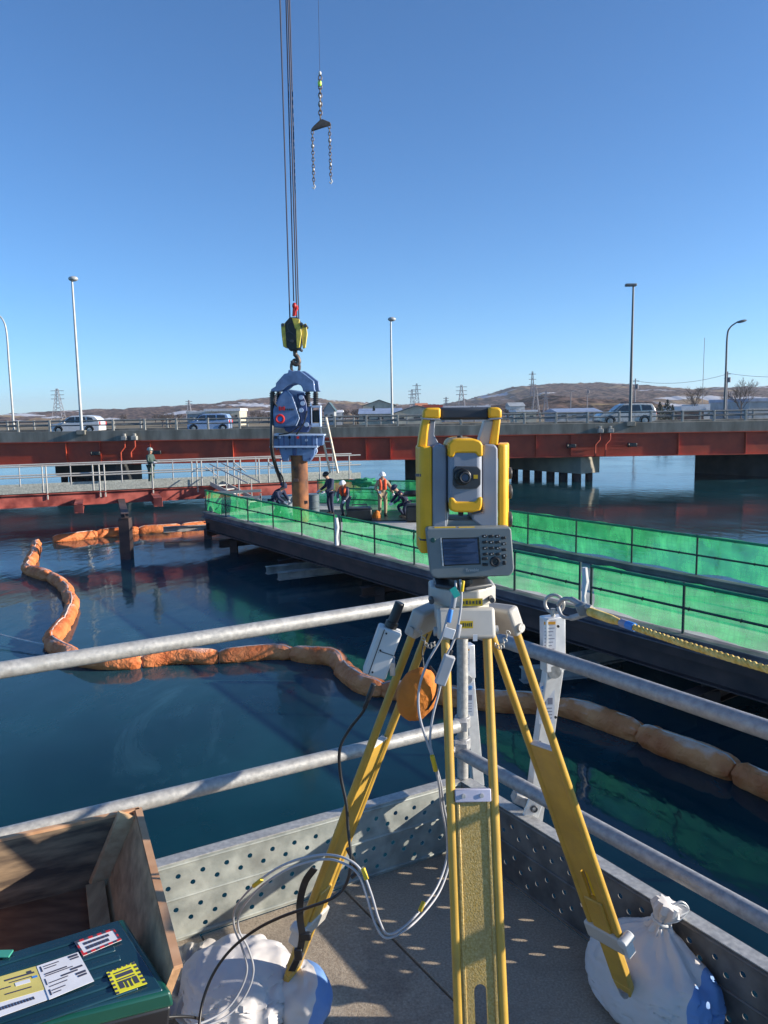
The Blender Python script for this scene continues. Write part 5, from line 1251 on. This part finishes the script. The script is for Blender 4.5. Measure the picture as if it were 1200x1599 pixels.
pts = [ra.lerp(re_, i/240)+Z*(.012*math.sin(i/240*PI)*-1) for i in range(241)]
dr = (re_-ra).normalized(); e1_ = dr.cross(Z).normalized(); e2_ = dr.cross(e1_)
for st_ in range(3):
    ph = st_*2*PI/3
    B().tube([p+(e1_*math.cos(i*.55+ph)+e2_*math.sin(i*.55+ph))*.0048 for i, p in enumerate(pts)], .0052, 7).build('strand', ROPEY, yr)
B().tube([pts[0], pts[12], pts[24], pts[32]], [.013, .015, .013, .010], 12, True, lambda i, k: 1+.08*math.sin(i*3+k)).build('spliced_eye', ROPEY, yr)
B().tube([pts[34], pts[40]], .0125, 12).build('tape', M('grey tape', (.3, .28, .36), .5), yr); B().tube([pts[40], pts[47]], .0125, 12).build('tape', BLUE, yr)
for (u0, v0, u1, v1, y) in ((815, 1040, 845, 1052, 7.2), (895, 1022, 975, 1008, 11.5)):
    pass

# ------------------------------------------------------------------ sacks
def sackmat(name, dirv, c0_, c1_):
    m = bpy.data.materials.new(name); t, n, l, b = nodes(m)
    tc = n.new('ShaderNodeTexCoord'); dp = n.new('ShaderNodeVectorMath'); dp.operation = 'DOT_PRODUCT'; dp.inputs[1].default_value = dirv
    nz = n.new('ShaderNodeTexNoise'); nz.inputs['Scale'].default_value = 9; l.new(tc.outputs['Object'], nz.inputs['Vector'])
    l.new(tc.outputs['Object'], dp.inputs[0]); ad = n.new('ShaderNodeMath'); ad.operation = 'MULTIPLY_ADD'; l.new(nz.outputs['Fac'], ad.inputs[0]); ad.inputs[1].default_value = .05; l.new(dp.outputs['Value'], ad.inputs[2])
    cr = n.new('ShaderNodeValToRGB'); cr.color_ramp.interpolation = 'CONSTANT'
    mr = n.new('ShaderNodeMapRange'); mr.inputs[1].default_value = -.3; mr.inputs[2].default_value = .3; l.new(ad.outputs[0], mr.inputs[0]); l.new(mr.outputs[0], cr.inputs[0])
    e = cr.color_ramp.elements; e[0].position = 0; e[0].color = (.13, .25, .52, 1); e[1].position = c0_; e[1].color = (.60, .575, .56, 1)
    x = e.new(c1_); x.color = (.14, .27, .54, 1)
    l.new(cr.outputs[0], b.inputs['Base Color']); b.inputs['Roughness'].default_value = .65
    wv_ = n.new('ShaderNodeTexWave'); wv_.inputs['Scale'].default_value = 3.5; wv_.inputs['Distortion'].default_value = 6; wv_.inputs['Detail'].default_value = 3; wv_.inputs['Detail Scale'].default_value = 1.6; l.new(tc.outputs['Object'], wv_.inputs['Vector'])
    bp_ = n.new('ShaderNodeBump'); bp_.inputs['Strength'].default_value = .45; bp_.inputs['Distance'].default_value = .014; l.new(wv_.outputs['Fac'], bp_.inputs['Height']); l.new(bp_.outputs[0], b.inputs['Normal'])
    return m
def sack(name, c, r_, neck, label, m, seed, ang=0, prof=None, lim=None, gather=True):
    c = V(c); o = thing(name, (c.x, c.y, 0), label, 'sack')
    prof = prof or [(0, .55), (.03, .86), (.12, 1.0), (.28, 1.03), (.45, .97), (.6, .82), (.74, .60), (.85, .38), (.93, .2), (1, .13)]
    nu, nv = 96, 60; vs = []; rt = Matrix.Rotation(R(ang), 3, 'Z'); N = V(neck); B0 = V((c.x, c.y, .012))
    def pr(t):
        return lerp(prof, t)
    for j in range(nv+1):
        t = j/nv; ax = B0.lerp(N, t**1.15); ax.z = B0.z+(N.z-B0.z)*t; r0 = pr(t)
        for i in range(nu):
            a = 2*PI*i/nu; q = V((math.cos(a), math.sin(a), t*1.6))
            k = 1+.10*noise.noise(q*1.5+V((seed, 0, 0)))
            f = noise.noise(V((math.cos(a)*3.2, math.sin(a)*3.2, t*1.2+seed)))
            k += .06*(1-abs(f)*2.2)*(.25+t)
            k += (.10 if gather else .03)*t*t*math.sin(a*9+5*noise.noise(V((math.cos(a), math.sin(a), seed))))
            k += .012*noise.noise(q*9)-.75*max(0, .075-abs(noise.noise(q*2.7+V((seed, 3, 0)))))-.5*max(0, .06-abs(noise.noise(q*5.1+V((9, seed, 0)))))
            if t > .95 and gather: k = 1+.2*math.sin(a*9)
            p = rt @ V((math.cos(a)*r_[0]*r0*k, math.sin(a)*r_[1]*r0*k, 0)); p += ax
            p.z += .02*noise.noise(q*2.5+V((0, seed, 0)))*math.sin(PI*t)
            if p.z < .012: p.z = .012
            if lim and p.z < .268:
                e_ = p.x*.840+p.y*.545-lim
                if e_ > 0: p -= V((.84, .545, 0))*e_
            vs.append(p)
    fs = []
    for j in range(nv):
        for i in range(nu): fs.append((j*nu+i, j*nu+(i+1) % nu, (j+1)*nu+(i+1) % nu, (j+1)*nu+i))
    fs.append(tuple(range(nu))[::-1]); fs.append(tuple(nv*nu+k for k in range(nu)))
    B().add(vs, fs).build('cloth', m, o)
    return o
SW = sackmat('blue and white sack cloth', (.7, -.6, .15), .24, .78)
rc = V((Fr.x+.045, Fr.y+.030, .10)); nk = aty(1030, 1442, 1.95)
s_ = sack('sandbag', rc, (.115, .185, .155), nk, 'plump white sack with blue stripes tied at the top, holding the right tripod foot', SW, 2, 33, [(0, .6), (.03, .88), (.12, 1.02), (.28, 1.06), (.45, 1.02), (.6, .92), (.74, .72), (.85, .48), (.94, .25), (1, .16)], 1.712)
# gathered neck, tie and cord
nb = B(); d = V((.35, -.05, .94)).normalized()
nb.tube([nk-d*.02, nk+d*.005, nk+d*.022, nk+d*.045, nk+d*.066], [.032, .021, .023, .036, .030], 30, True, lambda i, k: 1+.20*math.sin(k*1.9+i)+.1*math.sin(k*3.1)); nb.build('gathered_neck', SW, s_)
B().ring(nk+d*.010, d, .023, .0045, 20, 8).build('tie_cord', WPL, s_)
for e in (1, -1):
    B().tube(smoothpath([nk+d*.05, nk+d*.065+V((.035, 0, .004*e)), nk+d*.045+V((.062, 0, -.004)), nk+d*.02+V((.035, -.01, -.008*e)), nk+d*.012], 6), .0028, 6).build('cord_loop', WPL, s_)
B().tube(smoothpath([nk+d*.01+V((.02, -.02, 0)), nk+V((.035, -.03, -.04)), nk+V((.05, -.03, -.075)), nk+V((.032, -.035, -.085))], 6), .0026, 6).build('cord_end', WPL, s_)
SW2 = sackmat('white sack cloth', (.75, .25, -.4), .10, .72)
lc = V((Fl.x-.115, Fl.y+.01, .085)); nk2 = V((Fl.x-.11, Fl.y+.03, .155))
s2_ = sack('sandbag', lc, (.16, .15, .125), nk2, 'white wrinkled sack with pale blue edge weighing down the left tripod foot', SW2, 5, -10, [(0, .75), (.05, .95), (.2, 1.05), (.4, 1.04), (.6, .97), (.75, .86), (.88, .66), (.96, .42), (1, .12)], None, False)
lc2 = V((Fl.x+.065, Fl.y-.01, .055))
B().ell(lc2, (.075, .10, .075), 40, 26, Matrix.Rotation(R(20), 3, 'Z'), lambda a: 1+.12*noise.noise(a*2+V((7, 0, 0)))+.10*(.5-abs(noise.noise(a*3.3)))+.03*noise.noise(a*9)).build('folded_corner', SW2, s2_, sub=1)
pls = thing('plastic_sheet', atz(300, 1545, .02), 'crumpled clear grey plastic sheet between the wooden box and the white sack', 'sheet')
c = atz(292, 1540, .03); vs = []; n_ = 26
for i in range(n_+1):
    for j in range(n_+1):
        x, y_ = i/n_-.5, j/n_-.5; vs.append(c+V((x*.16, y_*.30, .02+.03*noise.noise(V((x*5, y_*5, 3)))+.012*abs(noise.noise(V((x*12, y_*12, 9)))))))
B().add(vs, [(i*(n_+1)+j, (i+1)*(n_+1)+j, (i+1)*(n_+1)+j+1, i*(n_+1)+j+1) for i in range(n_) for j in range(n_)]).build('sheet', M('grey film', (.32, .30, .28), .35, coat=.3), pls, solid=.001)

# ------------------------------------------------------------------ wooden box and green case
ZR, ZBt = .60, .44
TR, TF = atz(214, 1265, ZR), atz(277, 1512, ZR); TL = TR+(atz(0, 1312, ZR)-TR)*1.35
BR = atz(166, 1380, ZBt); fdir = (TF-TR); BL = BR+(TL-TR); BF = BR+fdir*1.0
wx = thing('wooden_box', (TR.x, TR.y, 0), 'open plywood box with a corner batten in front of the left guard rail', 'box')
def panel(pts, name, m, th=.012, par=wx):
    k = len(pts); nrm = (V(pts[1])-V(pts[0])).cross(V(pts[2])-V(pts[0])).normalized()*th/2
    return B().add([V(p)+nrm for p in pts]+[V(p)-nrm for p in pts], [tuple(range(k)), tuple(range(k, 2*k))[::-1]]+[(i, (i+1) % k, k+(i+1) % k, k+i) for i in range(k)]).build(name, m, par, smooth=False)
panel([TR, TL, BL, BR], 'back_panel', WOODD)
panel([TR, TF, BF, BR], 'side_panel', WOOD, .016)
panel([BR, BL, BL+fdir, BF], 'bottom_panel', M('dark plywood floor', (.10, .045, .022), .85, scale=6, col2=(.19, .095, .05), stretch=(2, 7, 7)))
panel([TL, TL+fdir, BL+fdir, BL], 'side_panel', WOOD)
B().bar(TR+Z*.002+X*.006, TL+Z*.002, .013, .008).build('panel_edge', WOODE, wx)
B().bar(TR+Z*.002+X*.004, TF+Z*.002+X*.002, .017, .008).build('panel_edge', WOODE, wx)
din = ((TL-TR).normalized()*.028+fdir.normalized()*.020)
B().bar(TR+din+Z*.006, BR+din*.8+Z*.01, .042, .030, up=fdir).build('corner_batten', WOODL, wx)
B().bar(BR+din+Z*.02+fdir*.02, BF+din+Z*.02, .045, .02).build('floor_batten', WOOD, wx)
for q in (BR+din, BL, BF+din, BL+fdir):
    B().bar((q.x, q.y, 0), (q.x, q.y, ZBt-.01), .04, .04).build('support_leg', WOOD, wx)
gc = thing('equipment_case', atz(190, 1500, .45), 'dark green plastic equipment case with labelled lid inside the wooden box', 'case')
ZC = .585
cbr, cfr = atz(193, 1431, ZC), atz(267, 1545, ZC); cfl = cfr+(atz(45, 1600, ZC)-cfr)*1.9; cbl = cbr+(atz(0, 1489, ZC)-cbr)*1.9
def down(p, z): return V((p.x, p.y, z))
def frust(ps, z0, z1, shr, name, m, bevel=.006):
    c = sum(ps, V((0, 0, 0)))/4; b_ = [down(p, z1) for p in ps]; a = [down(p*(1-shr)+c*shr, z0) for p in ps]
    return B().add(a+b_, [(0, 1, 2, 3), (4, 5, 6, 7), (0, 1, 5, 4), (1, 2, 6, 5), (2, 3, 7, 6), (3, 0, 4, 7)]).build(name, m, gc, bevel=bevel)
frust([cbr, cfr, cfl, cbl], .46, ZC-.035, .05, 'case_body', BLK)
frust([cbr, cfr, cfl, cbl], ZC-.036, ZC-.004, -.02, 'lid_rim', CASEG)
cc_ = (cbr+cfr+cfl+cbl)/4; ins = lambda p, k: p*(1-k)+cc_*k
frust([ins(p, .05) for p in (cbr, cfr, cfl, cbl)], ZC-.01, ZC, .0, 'lid', CASEL, .004)
lx = (cbl-cbr).normalized(); LW = (cbl-cbr).length
for k in range(7):
    t = .10+.80*k/6; p = ins(cbr, .08).lerp(ins(cfr, .08), t)
    B().bar(down(p, ZC)+lx*.03, down(p, ZC)+lx*(LW*.92), .016, .006).build('lid_rib', CASEL, gc, bevel=.0025)
for t in (.25, .75):
    pass
def lq(u, v, z): return atz(u, v, z)
def quad(name, px4, z, m, par=gc, th=.0008):
    ps = [lq(u, v, z) for u, v in px4]; o = B().add([p-Z*th for p in ps]+ps, [(3, 2, 1, 0), (4, 5, 6, 7), (0, 1, 5, 4), (1, 2, 6, 5), (2, 3, 7, 6), (3, 0, 4, 7)]).build(name, m, par, smooth=False)
    def bil(s, t): return ps[0].lerp(ps[1], s).lerp(ps[3].lerp(ps[2], s), t)
    return o, bil
def mark(bil, items, m, par, name='printed_marks'):
    mb = B()
    for (s0, t0, s1, t1) in items:
        q4 = [bil(s0, t0), bil(s1, t0), bil(s1, t1), bil(s0, t1)]; mb.add([p+Z*.0002 for p in q4]+[p+Z*.0007 for p in q4], [(3, 2, 1, 0), (4, 5, 6, 7), (0, 1, 5, 4), (1, 2, 6, 5), (2, 3, 7, 6), (3, 0, 4, 7)])
    return mb.build(name, m, par, smooth=False)
INK = M('ink', (.05, .05, .08), .6); ZL = ZC+.0045
wf, bl_ = quad('shipping_form', [(57, 1509), (122, 1487), (147, 1532), (77, 1561)], ZL, WHT)
it = [(.06, .06, .09, .22), (.74, .04, .96, .10), (.76, .13, .96, .17), (.10, .30, .62, .33), (.10, .36, .74, .38), (.06, .44, .08, .62), (.66, .42, .94, .47), (.42, .50, .80, .54), (.12, .58, .55, .60), (.72, .60, .95, .66), (.74, .69, .94, .74), (.10, .68, .5, .70), (.06, .76, .09, .92), (.12, .80, .42, .82), (.12, .88, .3, .90), (.14, .08, .5, .10), (.14, .15, .42, .17)]
mark(bl_, it, INK, wf)
yf, bl_ = quad('yellow_label', [(-60, 1543), (56, 1509), (70, 1545), (-50, 1580)], ZL-.0006, M('pale yellow paper', (.62, .52, .15), .7))
mark(bl_, [(.55, .2, .95, .26), (.6, .35, .9, .38), (.5, .75, .85, .79), (.86, .12, .92, .2), (.4, .5, .6, .54)], INK, yf)
mark(bl_, [(.66, .44, .86, .58)], WHT, yf, 'printed_box'); mark(bl_, [(.9, .38, .97, .46)], BLUE, yf, 'printed_box')
w2, bl_ = quad('paper_strip', [(-50, 1581), (70, 1545), (78, 1560), (-40, 1602)], ZL-.0012, WHT)
mark(bl_, [(.2+.04*k, .35, .225+.04*k, .6) for k in range(16)], INK, w2)
rs, bl_ = quad('bordered_sticker', [(116, 1471), (178, 1450), (190, 1468), (130, 1493)], ZL, WHT)
bi = []; bk = []
for k in range(9):
    (bi if k % 2 else bk).append((k/9, 0, (k+1)/9, .13)); (bk if k % 2 else bi).append((k/9, .87, (k+1)/9, 1))
for k in range(4): (bi if k % 2 else bk).append((0, .13+k*.185, .05, .13+(k+1)*.185)); (bk if k % 2 else bi).append((.95, .13+k*.185, 1, .13+(k+1)*.185))
mark(bl_, bi, ORED, rs, 'red_border'); mark(bl_, bk, INK, rs, 'black_border')
mark(bl_, [(.16+.11*k, .26, .25+.11*k, .42) for k in range(6)]+[(.16+.10*k, .54, .24+.10*k, .74) for k in range(6)], INK, rs)
hz, bl_ = quad('hazard_sticker', [(166, 1519), (210, 1502), (230, 1536), (182, 1553)], ZL, M('hazard yellow', (.72, .66, .03), .5))
bk = [(0, .08+.17*k, .10, .16+.17*k) for k in range(6)]+[(.90, .02+.17*k, 1, .10+.17*k) for k in range(6)]+[(.12+.16*k, .0, .20+.16*k, .05) for k in range(5)]
mark(bl_, bk, INK, hz, 'black_border'); mark(bl_, [(.2, .16, .8, .2), (.22, .26, .8, .40), (.2, .47, .8, .51), (.2, .56, .34, .86), (.40, .62, .46, .9), (.54, .62, .60, .9), (.37, .56, .49, .64), (.51, .56, .63, .64), (.68, .56, .82, .86)], INK, hz)
B().box(down(cfr, ZC-.02)+V((-.10, .0, -.005)), (.05, .02, .03)).build('latch', CASEG, gc, bevel=.003)
frag = B().box(lq(4, 1490, ZC+.006), (.035, .02, .004)).build('lid_corner', M('pale green plastic', (.05, .28, .2), .4), gc, bevel=.001)

# ------------------------------------------------------------------ far bank: buildings, pylons, poles, trees
GZ = WZ+1.7
def house(name, label, cat, u0, u1, ve, vr, y, dep, wallm, roofm, gable='front', wins=3, group=None):
    a, b_ = aty(u0, 640, y), aty(u1, 640, y); ze, zr = aty((u0+u1)/2, ve, y).z, aty((u0+u1)/2, vr, y).z
    x0, x1 = a.x, b_.x; o = thing(name, ((x0+x1)/2, y, GZ), label, cat, group)
    B().box(((x0+x1)/2, y+dep/2, (ze+GZ-1)/2), (x1-x0, dep, ze-GZ+1)).build('wall', wallm, o)
    ov = .4
    if gable == 'front':
        m_ = (x0+x1)/2; B().add([(x0, y+.0, ze), (x1, y, ze), (m_, y, zr), (x0, y+dep, ze), (x1, y+dep, ze), (m_, y+dep, zr)], [(0, 1, 2), (3, 5, 4), (0, 2, 5, 3), (1, 4, 5, 2), (0, 3, 4, 1)]).build('gable', wallm, o, smooth=False)
        for s, xe in ((-1, x0-ov), (1, x1+ov)):
            zz = ze-(zr-ze)/(m_-x0)*ov
            B().add([(xe, y-ov, zz+.05), (m_, y-ov, zr+.05), (m_, y+dep+ov, zr+.05), (xe, y+dep+ov, zz+.05), (xe, y-ov, zz+.3), (m_, y-ov, zr+.3), (m_, y+dep+ov, zr+.3), (xe, y+dep+ov, zz+.3)], [(0, 1, 2, 3), (7, 6, 5, 4), (0, 4, 5, 1), (1, 5, 6, 2), (2, 6, 7, 3), (3, 7, 4, 0)]).build('roof', roofm, o, smooth=False)
    elif gable == 'side':
        B().add([(x0-ov, y-ov, ze), (x1+ov, y-ov, ze), (x1+ov, y+dep/2, zr), (x0-ov, y+dep/2, zr), (x0-ov, y+dep+ov, ze), (x1+ov, y+dep+ov, ze)], [(0, 1, 2, 3), (3, 2, 5, 4), (0, 3, 4), (1, 5, 2), (0, 4, 5, 1)]).build('roof', roofm, o, smooth=False)
    else:
        B().box(((x0+x1)/2, y+dep/2, ze+(zr-ze)/2), (x1-x0+.8, dep+.8, max(.4, zr-ze))).build('roof', roofm, o)
    for k in range(wins):
        x = x0+(x1-x0)*(k+.5)/wins; B().box((x, y-.05, GZ+(ze-GZ)*.62), (max(.8, (x1-x0)/wins*.4), .2, max(.6, (ze-GZ)*.22))).build('window', GLASS, o)
    return o
WC = M('cream cladding', (.46, .43, .34), .8, scale=.5); WG = M('grey cladding', (.33, .36, .38), .8, scale=.5); WW = M('white cladding', (.58, .58, .56), .8, scale=.5); WB = M('blue grey roof', (.24, .31, .44), .6, scale=.5)
WBR = M('brick building', (.30, .14, .09), .9, scale=.5); RR = M('red roof', (.42, .06, .03), .7); RO = M('orange roof', (.55, .20, .09), .7); DB = M('dark teal roof', (.05, .10, .12), .7); SN = M('snowy roof', (.62, .64, .68), .8)
house('warehouse', 'cream warehouse with a low grey gable right of the slim lamp', 'warehouse', 613, 690, 646, 634, 250, 22, WC, DB)
house('warehouse', 'long warehouse with a pale blue sloping roof left of the slim lamp', 'warehouse', 561, 628, 646, 637, 255, 26, WC, WB, 'side')
house('warehouse', 'tall cream hall with dark green gable roof behind the pale blue roof', 'warehouse', 567, 618, 634, 625, 300, 30, WC, DB)
house('shed', 'red roofed shed directly above the instrument handle', 'shed', 664, 690, 636, 632, 280, 12, WBR, RR, 'flat', 2)
house('house', 'small house with an orange roof left of the red roofed shed', 'house', 651, 668, 634, 629, 320, 12, WBR, RO, 'side', 2)
house('warehouse', 'low building with a snowy roof behind the instrument handle', 'warehouse', 695, 765, 636, 633.5, 330, 20, WG, SN, 'flat', 4)
house('house', 'grey white house on the hillside right of the instrument', 'house', 797, 820, 634, 628, 380, 14, WW, WG, 'side', 3)
house('warehouse', 'wide low building with a blue roof left of the off-road car', 'warehouse', 872, 940, 643, 637, 240, 20, WG, WB, 'side', 4)
house('shed', 'pale shed with a snowy roof between instrument and blue roof', 'shed', 808, 838, 643, 640, 230, 12, WC, SN, 'flat', 2)
house('warehouse', 'red brick building with white roof right of the evergreen trees', 'building', 1066, 1100, 641, 634, 230, 14, WBR, SN, 'flat', 4)
house('house', 'flat white building beside the curved lamp', 'building', 1092, 1124, 640, 631, 300, 16, WW, SN, 'flat', 3)
house('house', 'cream building behind the curved lamp', 'building', 1136, 1164, 638, 628, 310, 16, WC, SN, 'flat', 3)
house('warehouse', 'large pale blue and white hall at the right edge', 'warehouse', 1170, 1290, 626, 621, 220, 26, WG, WB, 'flat', 0)
house('warehouse', 'long tan building with a white roof above the blue compact car', 'warehouse', 320, 374, 642, 638, 330, 18, WC, SN, 'flat', 5)
house('warehouse', 'long low grey building left of the tan one, beyond the bridge', 'warehouse', 292, 330, 646, 642, 345, 16, WG, WW, 'flat', 3)
house('house', 'dark roofed house right of the blue hammer', 'house', 506, 522, 640, 629, 260, 12, WG, DB, 'front', 2)
house('house', 'small white house right of the hammer beyond the railing', 'house', 520, 534, 644, 640, 300, 10, WW, SN, 'side', 2)
PYL = M('pylon steel', (.20, .20, .23), .7)
def pylon(u, vt, y, label, wd=6.):
    t = aty(u, vt, y); o = thing('power_pylon', (t.x, y, GZ), label, 'pylon', 'power pylons on the far bank'); h = t.z-GZ; mb = B(); r_ = y*.00042
    lv = 9
    def cor(k): w_ = wd/2*(1-.86*(k/lv)**.8); z = GZ+h*k/lv; return [V((t.x+sx*w_, y+sy*w_, z)) for sx, sy in ((-1, -1), (1, -1), (1, 1), (-1, 1))]
    for k in range(lv):
        a, b_ = cor(k), cor(k+1)
        for i in range(4):
            mb.bar(a[i], b_[i], r_*1.2, r_*1.2); mb.bar(a[i], b_[(i+1) % 4], r_*.8, r_*.8); mb.bar(b_[i], b_[(i+1) % 4], r_*.8, r_*.8)
    mb.build('lattice_tower', PYL, o, smooth=False)
    for f in (.70, .82, .94): B().bar((t.x-wd*.55, y, GZ+h*f), (t.x+wd*.55, y, GZ+h*f), r_*1.2, r_*1.6).build('cross_arm', PYL, o)
pylon(89, 607, 900, 'tall lattice pylon between the left curved and straight lamps', 14)
pylon(643.5, 608, 800, 'left of the two pylons behind the cream hall', 7); pylon(651, 599, 790, 'taller right one of the two pylons behind the cream hall', 8)
pylon(721, 601, 700, 'pylon rising right behind the instrument handle', 9)
pylon(832, 580, 950, 'tallest slim pylon standing on the hilltop right of the instrument', 8); pylon(837, 604, 600, 'pylon below the hilltop one on the snowy slope', 7)
pylon(853, 610, 650, 'slim pylon right of the snowy slope', 5)
pylon(295, 625, 1000, 'small distant pylon above the blue compact car', 8); pylon(697, 620, 620, 'small pylon left of the instrument handle pylon', 4)
def upole(u, vt, y, label, arm=0, name='utility_pole', r_=.16):
    t = aty(u, vt, y); o = thing(name, (t.x, y, GZ), label, 'pole'); B().tube([(t.x, y, GZ), (t.x, y, t.z)], [r_*1.2, r_], 8).build('shaft', PYL, o)
    if arm:
        for k in range(2): B().bar((t.x-arm, y, t.z-.6-k*1.1), (t.x+arm, y, t.z-.6-k*1.1), .14, .14).build('cross_arm', PYL, o)
        B().cyl((t.x+.5, y, t.z-2.6), (t.x+.5, y, t.z-1.4), .32, 10).build('transformer', PYL, o)
    return t
p1 = upole(993, 591, 200, 'utility pole with crossarms and transformer just right of the dark straight lamp', 1.0)
p2 = upole(1137, 580, 190, 'utility pole beside the right curved lamp', .8)
p3 = upole(918, 604, 320, 'grey utility pole left of the off-road car', .9)
p4 = upole(1101, 527, 520, 'thin tall radio mast left of the curved lamp at right', 0, 'radio_mast', .18)
upole(892, 612, 330, 'thin pole at the foot of the tan slope', 0); upole(1142, 612, 240, 'short pole right of the curved lamp', .6)
p0_ = aty(770, 612, 420); pe = aty(1260, 586, 170)
def wire(a, b_, sag, label):
    a, b_ = V(a), V(b_); pts = [a.lerp(b_, i/16)-Z*(4*sag*(i/16)*(1-i/16)) for i in range(17)]
    tag(B().tube(pts, .045, 5).build('power_line', PYL, loc=a), label, 'wire', 'overhead wires on the far bank')
wire(p3-Z*.6, p1-Z*.6, 1.5, 'overhead wire from the pole left of the car to the crossarm pole'); wire(p1-Z*.6, p2-Z*.6, 1.3, 'overhead wire between the crossarm pole and the curved lamp at right'); wire(p2-Z*.4, pe, .6, 'overhead wire running from the curved lamp to the right edge'); wire(p0_, p3-Z*.6, 2.0, 'overhead wire sloping up from behind the instrument to the pole left of the car')
BARK = M('bare branches', (.12, .095, .085), .9); EVG = M('evergreen needles', (.012, .035, .025), .95, scale=2)
def baretree(u, vt, y, label, spread=1., seed=0, n_=9):
    t = aty(u, vt, y); rnd = random.Random(seed); o = thing('bare_tree', (t.x, y, GZ), label, 'tree', 'bare trees on the far bank'); h = t.z-GZ; tr = B(); cr = B()
    r0 = max(.12, y*.0005)
    tr.tube([(t.x, y, GZ), (t.x+.1, y, GZ+h*.45)], [r0*1.6, r0], 7).build('trunk', BARK, o)
    def br_(p, d, L, r_, lv):
        e = p+d*L; cr.tube([p, p+d*L*.5+V((rnd.uniform(-1, 1), 0, rnd.uniform(-.3, 1)))*L*.06, e], [r_, r_*.8, r_*.55], 4)
        if lv > 0:
            for k in range(4):
                dd = (d+V((rnd.uniform(-.9, .9), rnd.uniform(-.9, .9), rnd.uniform(-.2, .6)))).normalized(); br_(p+d*L*rnd.uniform(.45, 1), dd, L*.62, r_*.6, lv-1)
    for k in range(n_):
        a = 2*PI*k/n_; br_(V((t.x, y, GZ+h*rnd.uniform(.25, .5))), V((math.cos(a)*.55*spread, math.sin(a)*.5*spread, 1)).normalized(), h*.32, r0*.7, 3)
    cr.build('crown', BARK, o, smooth=False)
baretree(1160, 590, 200, 'bare rounded tree on the skyline right of the curved lamp', 1.2, 1); baretree(1087, 604, 260, 'small bare tree left of the curved lamp at right', 1, 2)
rt_ = random.Random(4)
for k in range(34):
    u = rt_.choice([rt_.uniform(380, 560), rt_.uniform(690, 900), rt_.uniform(1040, 1200), rt_.uniform(150, 430), rt_.uniform(240, 420)])
    y = rt_.uniform(260, 460); vt = 649-(u-600)*.0157*1-rt_.uniform(6, 14)
    if k % 17 == 0: baretree(u, vt, y, 'x', 1.1, k, 7)
    else: baretree(u, vt, y, 'x', 1.1, k, 6)
for i, o in enumerate([o for o in COL.objects if o.get('label') == 'x']): o['label'] = 'one of the small bare brown trees low on the far bank behind the bridge railing'
def evergreen(u, vt, y, label, seed, w_=.42):
    t = aty(u, vt, y); rnd = random.Random(seed); o = thing('evergreen_tree', (t.x, y, GZ), label, 'tree', 'evergreen trees beyond the off-road car'); h = t.z-GZ
    B().tube([(t.x, y, GZ), (t.x, y, GZ+h*.8)], [.2, .06], 6).build('trunk', BARK, o); cr = B()
    for k in range(500):
        f = rnd.random()**1.2; a = rnd.uniform(0, 2*PI); rr = h*w_*(1-f)*rnd.uniform(.3, 1.05)*(1+.25*math.sin(f*40)); c = V((t.x+rr*math.cos(a), y+rr*math.sin(a), GZ+h*(.08+.92*f)))
        s = h*.05; d1 = V((rnd.uniform(-1, 1), rnd.uniform(-1, 1), rnd.uniform(-.8, .2))).normalized()*s; d2 = V((rnd.uniform(-1, 1), rnd.uniform(-1, 1), rnd.uniform(-.5, .5))).normalized()*s*.6
        cr.add([c-d1, c+d2, c+d1, c-d2], [(0, 1, 2, 3)])
    cr.build('crown', EVG, o, smooth=False)
evergreen(1031, 628, 210, 'left dark evergreen right of the off-road car', 1, .55); evergreen(1043, 624, 214, 'tallest dark evergreen in the middle of the clump', 2); evergreen(1051, 632, 212, 'right dark evergreen of the clump', 3); evergreen(1083, 627, 330, 'single dark evergreen above the red brick building', 4)
evergreen(584, 634, 262, 'small dark evergreen beside the cream warehouse, left of the pair', 5, .3)

# ------------------------------------------------------------------ haze
hz_ = B().box((0, 3000, 73), (6800, 6400, 2*(73-(WZ-3)))).build('haze', M('air', (1, 1, 1)), smooth=False)
tag(hz_, None, None, kind='stuff')
hm_ = bpy.data.materials.new('haze air'); hm_.use_nodes = True; t_ = hm_.node_tree; t_.nodes.remove(t_.nodes['Principled BSDF'])
pv = t_.nodes.new('ShaderNodeVolumePrincipled'); pv.inputs['Color'].default_value = (.80, .87, 1, 1); pv.inputs['Density'].default_value = .00013; pv.inputs['Anisotropy'].default_value = .2
t_.links.new(pv.outputs[0], t_.nodes['Material Output'].inputs['Volume']); hz_.data.materials.clear(); hz_.data.materials.append(hm_)
